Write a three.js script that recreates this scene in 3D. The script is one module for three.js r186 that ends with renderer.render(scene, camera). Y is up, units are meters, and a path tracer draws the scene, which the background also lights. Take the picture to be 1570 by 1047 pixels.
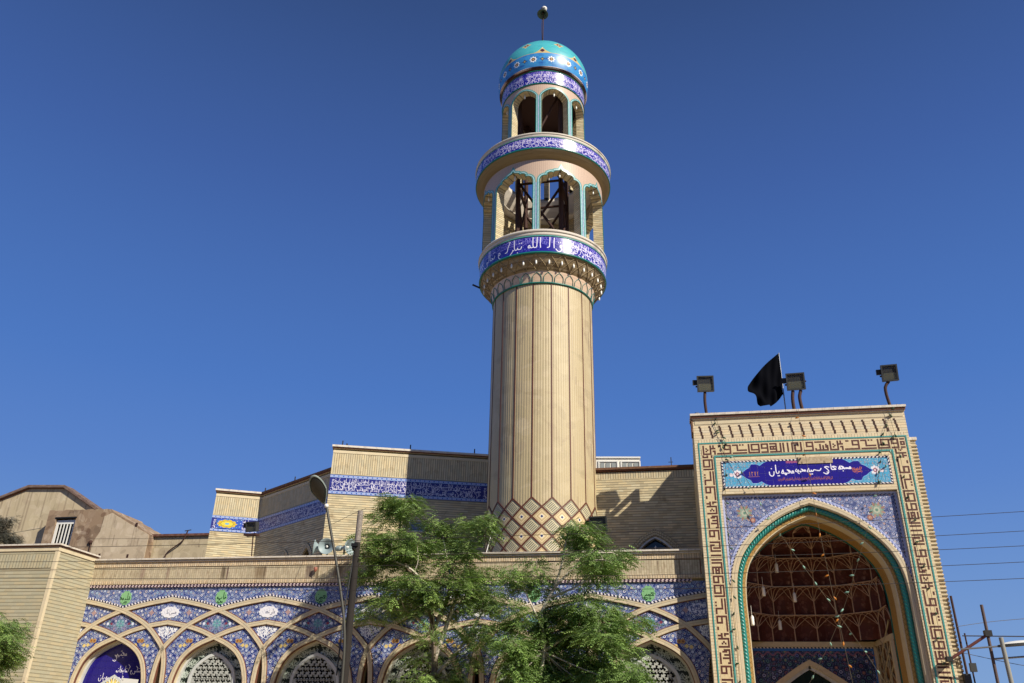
import * as THREE from 'three';
import { mergeGeometries } from 'three/addons/utils/BufferGeometryUtils.js';

// ---------------------------------------------------------------- camera, sky, sun, exposure
const scene = new THREE.Scene();
const camera = new THREE.PerspectiveCamera(45.45, 1024 / 682, 0.1, 600);
camera.position.set(16.461, 1.6, 23.58);
camera.rotation.set(0, 0, 0);
camera.rotateY(THREE.MathUtils.degToRad(10.693));
camera.rotateX(THREE.MathUtils.degToRad(26.0));
camera.rotateZ(THREE.MathUtils.degToRad(1.228));

const renderer = new THREE.WebGLRenderer({ antialias: true });
renderer.toneMapping = THREE.LinearToneMapping;
renderer.toneMappingExposure = 1.25;
renderer.shadowMap.enabled = true;

{ // clear-air sky: colour by height above the horizon only
  const W = 64, H = 256, data = new Float32Array(W * H * 4);
  const stops = [[-90, 0.1581, 0.1488, 0.1395], [-1, 0.186, 0.2511, 0.3534], [0, 0.1953, 0.3162, 0.5208], [10, 0.1163, 0.2278, 0.4901], [15, 0.0846, 0.186, 0.4697], [22, 0.0595, 0.1507, 0.4241], [36, 0.0409, 0.0949, 0.2902], [48, 0.0279, 0.0614, 0.1786], [65, 0.0205, 0.0465, 0.1348], [90, 0.0167, 0.0391, 0.1163]];
  for (let j = 0; j < H; j++) {
    const el = ((j + .5) / H - .5) * 180;
    let k = 0; while (k < stops.length - 2 && stops[k + 1][0] < el) k++;
    const a = stops[k], b = stops[k + 1], t = Math.min(1, Math.max(0, (el - a[0]) / (b[0] - a[0])));
    for (let i = 0; i < W; i++) { const o = (j * W + i) * 4; for (let c = 0; c < 3; c++) data[o + c] = a[c + 1] + (b[c + 1] - a[c + 1]) * t; data[o + 3] = 1; }
  }
  const sky = new THREE.DataTexture(data, W, H, THREE.RGBAFormat, THREE.FloatType);
  sky.mapping = THREE.EquirectangularReflectionMapping; sky.magFilter = THREE.LinearFilter; sky.needsUpdate = true;
  scene.background = sky; scene.environment = sky;
}
const sun = new THREE.DirectionalLight(0xfff5e2, 5);
const SAZ = THREE.MathUtils.degToRad(53), SEL = THREE.MathUtils.degToRad(35);
sun.position.set(12 + 60 * Math.sin(SAZ) * Math.cos(SEL), 8 + 60 * Math.sin(SEL), 60 * Math.cos(SAZ) * Math.cos(SEL));
sun.target.position.set(12, 8, 0);
sun.castShadow = true; sun.shadow.mapSize.set(4096, 4096);
Object.assign(sun.shadow.camera, { left: -30, right: 30, top: 30, bottom: -30, near: 1, far: 140 });
sun.name = 'sun';
scene.add(sun, sun.target);

// ---------------------------------------------------------------- helpers
const rng = (s) => () => { s = (s + 0x6d2b79f5) | 0; let t = Math.imul(s ^ (s >>> 15), 1 | s); t = (t + Math.imul(t ^ (t >>> 7), 61 | t)) ^ t; return ((t ^ (t >>> 14)) >>> 0) / 4294967296; };
const V = (x, y, z) => new THREE.Vector3(x, y, z), lerp = (a, b, t) => a + (b - a) * t, PI = Math.PI;
const used = new Map();
function numbered(name) { const n = used.get(name) ?? 0; used.set(name, n + 1); return n ? name + '_' + String(n).padStart(3, '0') : name; }
function tag(o, label, category, group, kind) { if (label) o.userData.label = label; if (category) o.userData.category = category; if (group) o.userData.group = group; if (kind) o.userData.kind = kind; return o; }
function thing(name, label, category, pos = [0, 0, 0], turn = 0, group) { const o = new THREE.Group(); o.name = numbered(name); o.position.set(...pos); o.rotation.y = turn; scene.add(o); return tag(o, label, category, group); }
function fin(g) { let q = g.index ? g.toNonIndexed() : g; if (!q.attributes.normal) q.computeVertexNormals(); for (const k of Object.keys(q.attributes)) if (!['position', 'normal', 'uv'].includes(k)) q.deleteAttribute(k); q.morphAttributes = {}; if (!q.attributes.uv) uvm(q); return q; }
function obj(name, gs, m, parent = scene) { const list = [].concat(gs).map(fin); const g = list.length > 1 ? mergeGeometries(list) : list[0]; const o = new THREE.Mesh(g, m); o.name = parent === scene ? numbered(name) : name; o.castShadow = o.receiveShadow = true; parent.add(o); return o; }
function uvm(g) { // uv in metres, from the way each face points
  const p = g.attributes.position, n = g.attributes.normal, uv = new Float32Array(p.count * 2);
  for (let i = 0; i < p.count; i++) { const t = i - i % 3, ax = Math.abs(n.getX(t)), ay = Math.abs(n.getY(t)), az = Math.abs(n.getZ(t));
    if (ay > ax && ay > az) { uv[i * 2] = p.getX(i); uv[i * 2 + 1] = p.getZ(i); } else if (ax > az) { uv[i * 2] = p.getZ(i); uv[i * 2 + 1] = p.getY(i); } else { uv[i * 2] = p.getX(i); uv[i * 2 + 1] = p.getY(i); } }
  g.setAttribute('uv', new THREE.BufferAttribute(uv, 2)); return g;
}
function box(x0, x1, y0, y1, z0, z1) { const g = new THREE.BoxGeometry(x1 - x0, y1 - y0, z1 - z0).toNonIndexed(); g.translate((x0 + x1) / 2, (y0 + y1) / 2, (z0 + z1) / 2); return uvm(g); }
function prism(pts, z0, z1, holes = []) { const s = new THREE.Shape(pts.map((p) => new THREE.Vector2(p[0], p[1]))); for (const h of holes) s.holes.push(new THREE.Path(h.map((p) => new THREE.Vector2(p[0], p[1])))); const g = new THREE.ExtrudeGeometry(s, { depth: z1 - z0, bevelEnabled: false, curveSegments: 1 }); g.translate(0, 0, z0); return uvm(g); }
function tube(pts, r, seg = 6, n, closed = false) { const P = pts.map((p) => p.isVector3 ? p : V(...p)); const c = new THREE.CatmullRomCurve3(P, closed, 'centripetal'); return fin(new THREE.TubeGeometry(c, n ?? Math.max(2, P.length * 3), r, seg, closed)); }
function rod(a, b, r0, r1 = r0, seg = 8) { const A = V(...a), B = V(...b), d = B.clone().sub(A), g = new THREE.CylinderGeometry(r1, r0, d.length(), seg); g.applyQuaternion(new THREE.Quaternion().setFromUnitVectors(V(0, 1, 0), d.clone().normalize())); g.translate(...A.add(B).multiplyScalar(.5).toArray()); return fin(g); }
function taper(pts, r0, r1, seg = 7, n = 14) { // a bent limb that gets thinner
  const c = new THREE.CatmullRomCurve3(pts.map((p) => V(...p)), false, 'centripetal'), g = new THREE.TubeGeometry(c, n, 1, seg, false), p = g.attributes.position;
  for (let i = 0; i <= n; i++) { const q = c.getPointAt(i / n), r = lerp(r0, r1, i / n); for (let j = 0; j <= seg; j++) { const k = i * (seg + 1) + j; p.setXYZ(k, q.x + (p.getX(k) - q.x) * r, q.y + (p.getY(k) - q.y) * r, q.z + (p.getZ(k) - q.z) * r); } }
  g.computeVertexNormals(); return fin(g);
}
const flat = (z) => (u, v, h) => [u, v, z + h];
// a moulding along a plan line: from offset w0 to w1 beside it, from height h0 to h1 over the surface that map describes
function ribbon(path, w0, w1, h0, h1, map, closed = false, normals) {
  const n = path.length, pos = [], uv = [], A = [], B = [], S = [0];
  for (let i = 0; i < n; i++) {
    const p = path[i], a = closed ? path[(i + n - 1) % n] : path[Math.max(0, i - 1)], b = closed ? path[(i + 1) % n] : path[Math.min(n - 1, i + 1)];
    let d1 = [p[0] - a[0], p[1] - a[1]], d2 = [b[0] - p[0], b[1] - p[1]]; const l1 = Math.hypot(...d1), l2 = Math.hypot(...d2);
    if (l1 < 1e-9) d1 = d2.map((x) => x / l2); else d1 = d1.map((x) => x / l1);
    if (l2 < 1e-9) d2 = d1; else d2 = d2.map((x) => x / l2);
    let m = [-(d1[1] + d2[1]), d1[0] + d2[0]]; const ml = Math.hypot(...m) || 1; m = m.map((x) => x / ml); const k = 1 / Math.max(.35, m[0] * -d1[1] + m[1] * d1[0]);
    A.push([p[0] + m[0] * w0 * k, p[1] + m[1] * w0 * k]); B.push([p[0] + m[0] * w1 * k, p[1] + m[1] * w1 * k]); if (i) S.push(S[i - 1] + l1);
  }
  const quad = (a, b, c, d, ua, ub, uc, ud) => { pos.push(...a, ...b, ...c, ...a, ...c, ...d); uv.push(...ua, ...ub, ...uc, ...ua, ...uc, ...ud); };
  const last = closed ? n : n - 1;
  for (let i = 0; i < last; i++) {
    const j = (i + 1) % n, s0 = S[i], s1 = j ? S[j] : S[i] + Math.hypot(path[0][0] - path[i][0], path[0][1] - path[i][1]);
    const a1 = map(...A[i], h1), a2 = map(...A[j], h1), b1 = map(...B[i], h1), b2 = map(...B[j], h1), a10 = map(...A[i], h0), a20 = map(...A[j], h0), b10 = map(...B[i], h0), b20 = map(...B[j], h0);
    quad(a1, a2, b2, b1, [s0, w0], [s1, w0], [s1, w1], [s0, w1]);
    quad(a10, a20, a2, a1, [s0, h0], [s1, h0], [s1, h1], [s0, h1]); quad(b1, b2, b20, b10, [s0, h1], [s1, h1], [s1, h0], [s0, h0]);
  }
  if (!closed) for (const i of [0, n - 1]) quad(map(...A[i], h0), map(...A[i], h1), map(...B[i], h1), map(...B[i], h0), [w0, h0], [w0, h1], [w1, h1], [w1, h0]);
  const g = new THREE.BufferGeometry(); g.setAttribute('position', new THREE.Float32BufferAttribute(pos, 3)); g.setAttribute('uv', new THREE.Float32BufferAttribute(uv, 2)); g.computeVertexNormals(); return g;
}
const smooth = (pts, n = 24) => new THREE.CatmullRomCurve3(pts.map((p) => V(p[0], p[1], 0)), false, 'centripetal').getPoints(n).map((p) => [p.x, p.y]);
// half an arch (apex first, then outwards and down) -> the whole line from the left foot to the right foot
const arch = (half, cx = 0) => [...half.slice().reverse().map((p) => [cx - p[0], p[1]]), ...half.slice(1).map((p) => [cx + p[0], p[1]])];
function lathe(pts, seg = 64) { return fin(new THREE.LatheGeometry(pts.map((p) => new THREE.Vector2(p[0], p[1])), seg)); }

// ---------------------------------------------------------------- textures
const canvas = (w, h) => { const c = document.createElement('canvas'); c.width = w; c.height = h; return [c, c.getContext('2d')]; };
function texture(c, srgb = true, rx = 1, ry = 1) { const t = new THREE.CanvasTexture(c); t.wrapS = t.wrapT = THREE.RepeatWrapping; t.repeat.set(rx, ry); if (srgb) t.colorSpace = THREE.SRGBColorSpace; t.anisotropy = 8; return t; }
const shade = (rgb, k) => 'rgb(' + rgb.map((v) => Math.max(0, Math.min(255, Math.round(v * k)))).join(',') + ')';
// brick: courses of 'course' metres; the canvas spans 'span' metres. Joints are darker mortar, each brick has its own tone.
function brick(rgb, { span = 1.6, course = .1, len = .26, joint = .022, px = 512, seed = 1, vary = .1, joints = .62, upright = false, bump = .012, stain = 0, rough = .9, headJoint = true } = {}) {
  rgb = [rgb[0], Math.min(255, rgb[1] * 1.05), rgb[2] * 1.2]; const [c, x] = canvas(px, px), [d, y] = canvas(px, px), k = px / span, r = rng(seed);
  x.fillStyle = shade(rgb, joints); x.fillRect(0, 0, px, px); y.fillStyle = '#000'; y.fillRect(0, 0, px, px); y.fillStyle = '#fff';
  const rows = Math.round(span / course), cols = Math.round(span / len), cw = px / cols, ch = px / rows;
  for (let j = 0; j < rows; j++) for (let i = -1; i < cols; i++) {
    const o = (j % 2) * cw / 2, g = 1 - vary / 2 + r() * vary, hue = (r() - .5) * 8; x.fillStyle = shade([rgb[0] + hue, rgb[1], rgb[2] - hue], g);
    const gw = headJoint ? joint * k * .5 : 0;
    x.fillRect(i * cw + o, j * ch, cw - gw + .5, ch - joint * k); y.fillRect(i * cw + o, j * ch, cw - gw + .5, ch - joint * k);
  }
  for (let i = 0; i < px * 6; i++) { x.fillStyle = r() < .5 ? 'rgba(60,40,20,.07)' : 'rgba(255,240,210,.07)'; const s = 1 + r() * 3; x.fillRect(r() * px, r() * px, s, s); }
  for (let i = 0; i < stain; i++) { x.fillStyle = 'rgba(70,48,30,' + (.04 + r() * .08) + ')'; x.beginPath(); x.ellipse(r() * px, r() * px, 6 + r() * 40, 4 + r() * 26, r() * 3, 0, 7); x.fill(); }
  const m = texture(c, true, 1 / span, 1 / span), b = texture(d, false, 1 / span, 1 / span);
  if (upright) for (const t of [m, b]) { t.rotation = PI / 2; }
  return new THREE.MeshStandardMaterial({ map: m, bumpMap: b, bumpScale: bump, roughness: rough });
}
function mottled(rgb, { span = 3, px = 512, seed = 3, amount = .12, blots = 200, streaks = 0, rough = .95, dark = '60,45,35' } = {}) {
  const [c, x] = canvas(px, px), r = rng(seed); x.fillStyle = shade(rgb, 1); x.fillRect(0, 0, px, px);
  for (let i = 0; i < blots; i++) { const l = r() < .5; x.fillStyle = l ? 'rgba(255,245,225,' + amount * r() + ')' : 'rgba(' + dark + ',' + amount * r() + ')'; x.beginPath(); x.ellipse(r() * px, r() * px, 3 + r() * px / 12, 3 + r() * px / 16, r() * 3, 0, 7); x.fill(); }
  for (let i = 0; i < streaks; i++) { x.fillStyle = 'rgba(' + dark + ',' + (.03 + .12 * r()) + ')'; const w = 2 + r() * 10, h = px * (.1 + .5 * r()), X = r() * px, Y = r() * px; x.fillRect(X, Y, w, h); x.fillRect(X + w * .3, Y, w * .4, h * 1.2); }
  for (let i = 0; i < px * 8; i++) { x.fillStyle = r() < .5 ? 'rgba(40,30,20,.06)' : 'rgba(255,250,240,.06)'; x.fillRect(r() * px, r() * px, 2, 2); }
  return new THREE.MeshStandardMaterial({ map: texture(c, true, 1 / span, 1 / span), roughness: rough });
}
const plain = (hex, rough = .7, metal = 0, o = {}) => new THREE.MeshStandardMaterial({ color: hex, roughness: rough, metalness: metal, ...o });

// ---- pen strokes for Arabic script: each letter form is strokes in units of an alef's height, pen running right to left
const L = {
  alef: [.26, [[-.06, 1], [-.1, .5], [-.07, 0]]], alef_f: [.2, [[0, 0], [-.1, .03], [-.13, .4], [-.11, 1.05]]],
  lam: [.3, [[-.08, 1.05], [-.11, .3], [-.13, .04], [-.3, 0]]], lam_m: [.3, [[0, 0], [-.13, .03], [-.15, .5], [-.13, 1.05]], [[-.14, .04], [-.3, 0]]],
  mim: [.36, [[-.05, 0], [-.04, .24], [-.22, .26], [-.25, .05], [-.08, .0], [-.36, 0]]], mim_m: [.34, [[0, 0], [-.08, .0], [-.1, -.2], [-.26, -.2], [-.25, .0], [-.12, .03], [-.34, 0]]],
  sin: [.55, [[0, .24], [-.03, .03], [-.13, .03], [-.16, .2], [-.19, .03], [-.3, .03], [-.34, .24], [-.37, .03], [-.55, 0]]], sin_m: [.55, [[0, 0], [-.08, .2], [-.11, .03], [-.22, .03], [-.25, .2], [-.28, .03], [-.38, .03], [-.41, .2], [-.44, .03], [-.55, 0]]],
  sin_long: [1.02, [[0, .36], [-.1, .1], [-.42, .1], [-.84, .26], [-.92, .1], [-1.02, 0]]],
  hah: [.5, [[-.02, .3], [-.28, .44], [-.48, .36]], [[-.46, .36], [-.16, .1], [-.05, 0], [-.5, 0]]], hah_m: [.46, [[0, 0], [-.08, .3], [-.42, .42]], [[-.4, .4], [-.04, .02], [-.46, 0]]],
  hah_f: [.62, [[-.02, .32], [-.3, .44], [-.5, .34]], [[-.5, .34], [-.16, .06], [-.06, -.3], [-.34, -.58], [-.7, -.36]]], hah_e: [.6, [[0, 0], [-.06, .25], [-.4, .34]], [[-.4, .34], [-.08, .06], [0, -.3], [-.3, -.58], [-.62, -.36]]],
  dal: [.42, [[-.1, .45], [-.24, .2], [-.34, .02], [-.08, -.03]]], dal_f: [.4, [[0, 0], [-.08, .1], [-.12, .42]], [[-.12, .42], [-.26, .16], [-.34, .0], [-.12, -.03]]],
  tooth: [.26, [[-.03, .26], [-.06, .03], [-.26, 0]]], tooth_m: [.3, [[0, 0], [-.1, .02], [-.13, .24], [-.16, .02], [-.3, 0]]],
  nun_f: [.62, [[-.02, .22], [-.02, -.15], [-.28, -.38], [-.56, -.16], [-.56, .2]]], nun_e: [.62, [[0, 0], [-.04, .1], [-.05, -.2], [-.3, -.4], [-.58, -.16], [-.56, .2]]],
  waw: [.36, [[-.28, .06], [-.08, .02], [-.06, .26], [-.24, .3], [-.28, .05], [-.26, -.2], [.02, -.42], [-.02, -.42]]], waw_f: [.36, [[0, 0], [-.08, .22], [-.24, .28], [-.28, .04], [-.1, 0], [-.3, -.05], [-.3, -.25], [-.06, -.44]]],
  heh_f: [.3, [[0, 0], [-.08, .04], [-.12, .34], [-.28, .12], [-.2, -.02], [-.08, .05]]], kaf: [.52, [[-.02, .95], [-.4, 1.3]], [[-.02, .95], [-.25, .5], [-.3, .05], [-.52, 0]]], kaf_m: [.5, [[-.1, .62], [-.5, 1.0]], [[0, 0], [-.2, .05], [-.26, .3], [-.1, .6]], [[-.24, .03], [-.5, 0]]],
  feh: [.34, [[-.2, .1], [-.03, .12], [-.06, .34], [-.22, .3], [-.16, .05], [-.34, 0]]], reh_f: [.3, [[0, 0], [-.06, .12], [-.1, -.08], [-.34, -.36]]], yeh_f: [.6, [[0, 0], [-.06, .16], [-.22, .1], [-.1, -.1], [-.1, -.3], [-.4, -.4], [-.62, -.15]]], ain: [.4, [[-.3, .5], [-.1, .46], [-.1, .26], [-.32, .22], [-.04, .02], [-.4, 0]]], ain_m: [.3, [[0, 0], [-.12, .2], [-.2, .2], [-.08, 0], [-.3, 0]]], qaf_f: [.55, [[-.1, .1], [-.02, .34], [-.2, .36], [-.22, .1], [-.06, .06], [-.06, -.2], [-.34, -.38], [-.56, -.1]]], heh: [.36, [[-.02, .1], [-.1, .4], [-.26, .2], [-.14, 0], [-.05, .16], [-.36, 0]]], lam_alef: [.5, [[-.06, 1.05], [-.24, .3], [-.42, .05], [-.5, .05]], [[-.5, 1.0], [-.3, .4], [-.08, 0], [-.48, 0]]],
};
function pen(x, pts, w) { x.lineWidth = w; x.beginPath(); x.moveTo(...pts[0]); for (let i = 1; i < pts.length - 1; i++) x.quadraticCurveTo(...pts[i], (pts[i][0] + pts[i + 1][0]) / 2, (pts[i][1] + pts[i + 1][1]) / 2); x.lineTo(...pts[pts.length - 1]); x.stroke(); }
// spec: letter forms separated by spaces; suffix :u1 :u2 :o1 :o2 adds dots under or over; '_' is a gap
function write(x, spec, X, Y, s, w, rise = 0) {
  x.lineCap = 'round'; x.lineJoin = 'round';
  for (const token of spec.split(' ')) {
    if (token[0] === '_') { X -= s * .16 * token.length; Y -= rise * s; continue; }
    const [name, dots] = token.split(':'), [adv, ...strokes] = L[name];
    for (const st of strokes) pen(x, st.map((p) => [X + p[0] * s, Y - p[1] * s]), w);
    if (dots) { const n = +dots[1], dy = dots[0] === 'u' ? .3 : -.62; for (let i = 0; i < n; i++) { x.fillStyle = x.strokeStyle; x.beginPath(); x.arc(X - adv * s * .45 + (i - (n - 1) / 2) * s * .17, Y + dy * s, w * .62, 0, 7); x.fill(); } }
    X -= adv * s;
  }
  return X;
}
// a dense band of interlaced script too small to read
function scribble(x, x0, x1, y0, y1, col, seed, w, rows = [[.74, .66], [.5, .42], [.86, .36], [.34, .3]]) {
  const r = rng(seed), H = y1 - y0, forms = ['lam_m', 'alef', 'sin_m', 'hah_m', 'waw', 'nun_f', 'qaf_f', 'kaf', 'ain', 'heh_f', 'lam_alef', 'tooth_m', 'mim_m', 'reh_f', 'yeh_f', 'hah_f'];
  x.strokeStyle = x.fillStyle = col; x.lineCap = 'round';
  for (const [base, sc] of rows) { let X = x1 - r() * H * .2; while (X > x0 + H * .25) { const f = forms[Math.floor(r() * forms.length)]; X = write(x, f + (r() < .35 ? ':o' + (1 + Math.floor(r() * 2)) : ''), X, y0 + H * (base + (r() - .5) * .1), H * sc, w * (.8 + r() * .3)) - H * .03 * r(); } }
}
// a field of flowers, leaves and tendrils, mirrored left and right
function floral(x, W, H, k, { seed = 1, bg = [28, 44, 122], n = 60, mirror = true, petals = ['#eceef4', '#c0cfe6', '#d4daea', '#a2b4d8', '#dad4e4', '#e0d8cc'], cores = ['#2a3f9a', '#d8a83c', '#5a3f9a', '#e8e8f0', '#3a9aa8'], vine = '#a6b6da', leaf = ['#94a8c4', '#b4c2dc', '#6478b8', '#c0c4d6', '#9cb4bc', '#aca2c2'], size = .055 } = {}) {
  const r = rng(seed); x.fillStyle = shade(bg, 1); x.fillRect(0, 0, W, H);
  const half = mirror ? W / 2 : W, both = (f) => { f(); if (mirror) { x.save(); x.translate(W, 0); x.scale(-1, 1); f(); x.restore(); } };
  // rosettes keep their distance; spiralling vines run between them and carry leaves and buds
  const spots = [], put = (R, tries, gap) => { for (let i = 0; i < tries; i++) { const a = r() * half, b = r() * H; if (mirror && half - a < R * .9 && half - a > R * .1) continue; if (spots.every((q) => Math.hypot(q[0] - a, q[1] - b) > (q[2] + R) * gap)) spots.push([a, b, R]); } };
  const area = half * H / k / k; put(size * 1.15 * k, Math.round(area * 160), 1.45); put(size * .75 * k, Math.round(area * 420), 1.3);
  for (const [a, b, R] of spots) { const t = r() * 7, turn = r() < .5 ? 1 : -1; both(() => { x.strokeStyle = vine; x.lineWidth = Math.max(1.2, size * .16 * k); x.beginPath(); for (let q = 0; q < 20; q++) { const u = q / 19, A = t + turn * u * 6.5, rr = R * (2.3 - u * 1.1); x.lineTo(a + Math.cos(A) * rr, b + Math.sin(A) * rr); } x.stroke(); for (let q = 0; q < 9; q++) { const A = t + turn * q * .72, rr = R * (2.2 - q * .1); x.fillStyle = leaf[(q + Math.floor(t)) % leaf.length]; x.beginPath(); x.ellipse(a + Math.cos(A) * rr, b + Math.sin(A) * rr, size * .42 * k, size * .17 * k, A + turn * .8, 0, 7); x.fill(); } }); }
  spots.forEach(([a, b, R], i) => { const c = petals[i % petals.length], d = cores[(i * 3 + Math.floor(r() * 2)) % cores.length], m = R > size * k ? 8 : 6, t = r() * 7;
    both(() => { x.fillStyle = shade(bg, .6); x.beginPath(); x.arc(a, b, R * 1.12, 0, 7); x.fill(); x.fillStyle = c; for (let q = 0; q < m; q++) { const A = t + q / m * 2 * PI; x.beginPath(); x.arc(a + Math.cos(A) * R * .64, b + Math.sin(A) * R * .64, R * .33, 0, 7); x.fill(); } x.fillStyle = shade(bg, 1.1); x.beginPath(); x.arc(a, b, R * .5, 0, 7); x.fill(); x.fillStyle = d; x.beginPath(); x.arc(a, b, R * .34, 0, 7); x.fill(); }); });
}
const glazed = (c, o = {}) => new THREE.MeshPhysicalMaterial({ map: texture(c), roughness: .32, specularIntensity: .8, ...o });
function dashes(a, b, n = 8) { const [c, x] = canvas(128, 32); x.fillStyle = a; x.fillRect(0, 0, 128, 32); x.fillStyle = b; for (let i = 0; i < 4; i++) { x.beginPath(); x.moveTo(i * 32 + 4, 2); x.lineTo(i * 32 + 20, 2); x.lineTo(i * 32 + 28, 30); x.lineTo(i * 32 + 12, 30); x.fill(); } return new THREE.MeshPhysicalMaterial({ map: texture(c, true, n / 4 / 1, 1 / .07), roughness: .4 }); }

// ---------------------------------------------------------------- shared materials
const M = {
  brick: brick([198, 174, 126], { seed: 2, headJoint: false, vary: .09 }),
  brickUp: brick([208, 180, 130], { seed: 5, vary: .09, upright: true, course: .1 }),
  brickWarm: brick([193, 171, 122], { seed: 7, span: 3.2, px: 1024, headJoint: false, course: .08, joints: .68, joint: .018, vary: .17, stain: 46, bump: .006 }),
  brickWarmUp: brick([194, 172, 124], { seed: 8, headJoint: false, course: .08, joints: .7, joint: .018, vary: .1, upright: true, stain: 20, bump: .006 }),
  parapet: brick([200, 172, 126], { seed: 9, course: .07, joints: .78, joint: .016, vary: .12, upright: true, stain: 40, bump: .006 }),
  strap: brick([200, 177, 132], { seed: 11, course: .07, len: .24, joints: .86, joint: .012, vary: .08, bump: .004 }),
  cream: mottled([204, 190, 160], { seed: 12, span: 1.5, amount: .06 }),
  brown: plain(0x5a2f20, .6), brownLine: plain(0x6e4434, .8), stone: mottled([206, 198, 186], { seed: 14, amount: .1, span: 1, streaks: 20, rough: .6 }),
  marble: mottled([196, 200, 200], { seed: 15, amount: .06, span: 1, rough: .35 }), teal: plain(0x46938e, .35), tealDark: plain(0x146e66, .35),
  glass: plain(0x0b0f12, .12), black: plain(0x101012, .6), white: plain(0xd8d8d4, .5), lead: plain(0x3b3d3e, .55, .3), steel: plain(0x8c8f92, .42, .7), rust: plain(0x3a2018, .8), lamp: plain(0xe8e8e2, .25), roof: mottled([150, 135, 115], { seed: 20, span: 4 }),
};
// ---------------------------------------------------------------- ground
{
  const g = new THREE.PlaneGeometry(600, 600); g.rotateX(-PI / 2); g.translate(12, -.15, 0);
  tag(obj('ground', g, mottled([132, 116, 92], { seed: 31, span: 8, streaks: 0 })), 'asphalt street and open ground in front of the mosque', 'ground', null, 'structure');
  tag(obj('pavement', box(-60, 90, -.15, 0, 0.9, 9), mottled([176, 154, 120], { seed: 32, span: 2 })), 'pale paved footway along the mosque front', 'pavement', null, 'structure');
}

// ---------------------------------------------------------------- the arcaded street front
const W0 = 3.2; // one bay
// the two families of interlacing pointed arches: half lines in metres, apex first
const F1 = smooth([[0, 5.25], [.8, 5.115], [1.6, 4.92], [2.12, 4.71], [2.56, 4.46], [2.9, 4.16], [3.2, 3.81], [3.31, 3.45], [3.36, 3.0], [3.376, 2.3], [3.376, 0]], 90);
const F2 = smooth([[0, 4.575], [.64, 4.47], [1.15, 4.33], [1.6, 4.15], [2.05, 3.96], [2.36, 3.76], [2.58, 3.5], [2.72, 3.15], [2.785, 2.8], [2.8, 2.2], [2.8, 0]], 90);
// the stretch of a half arch between two horizontal distances from its apex (metres), at apex a, to the side s
function seg(F, a, s, u0, u1) {
  const at = (u) => { for (let i = 1; i < F.length; i++) if (F[i][0] >= u - 1e-9 && F[i][0] > F[i - 1][0]) { const t = (u - F[i - 1][0]) / (F[i][0] - F[i - 1][0]); return [u, lerp(F[i - 1][1], F[i][1], Math.max(0, Math.min(1, t)))]; } return F[F.length - 1]; };
  const lo = Math.min(u0, u1), hi = Math.min(Math.max(u0, u1), 99), end = hi > F[F.length - 1][0] - 1e-6;
  const mid = F.filter((p) => p[0] > lo + 1e-4 && (end || p[0] < hi - 1e-4)); let pts = [at(lo), ...mid, ...(end ? [] : [at(hi)])]; if (u0 > u1) pts = pts.reverse();
  return pts.map((p) => [a + s * p[0], p[1]]);
}
const join = (...parts) => { const o = []; for (const p of parts) for (const q of p) if (!o.length || Math.hypot(q[0] - o[o.length - 1][0], q[1] - o[o.length - 1][1]) > .004) o.push(q); if (Math.hypot(o[0][0] - o[o.length - 1][0], o[0][1] - o[o.length - 1][1]) < .004) o.pop(); return o; };
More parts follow.
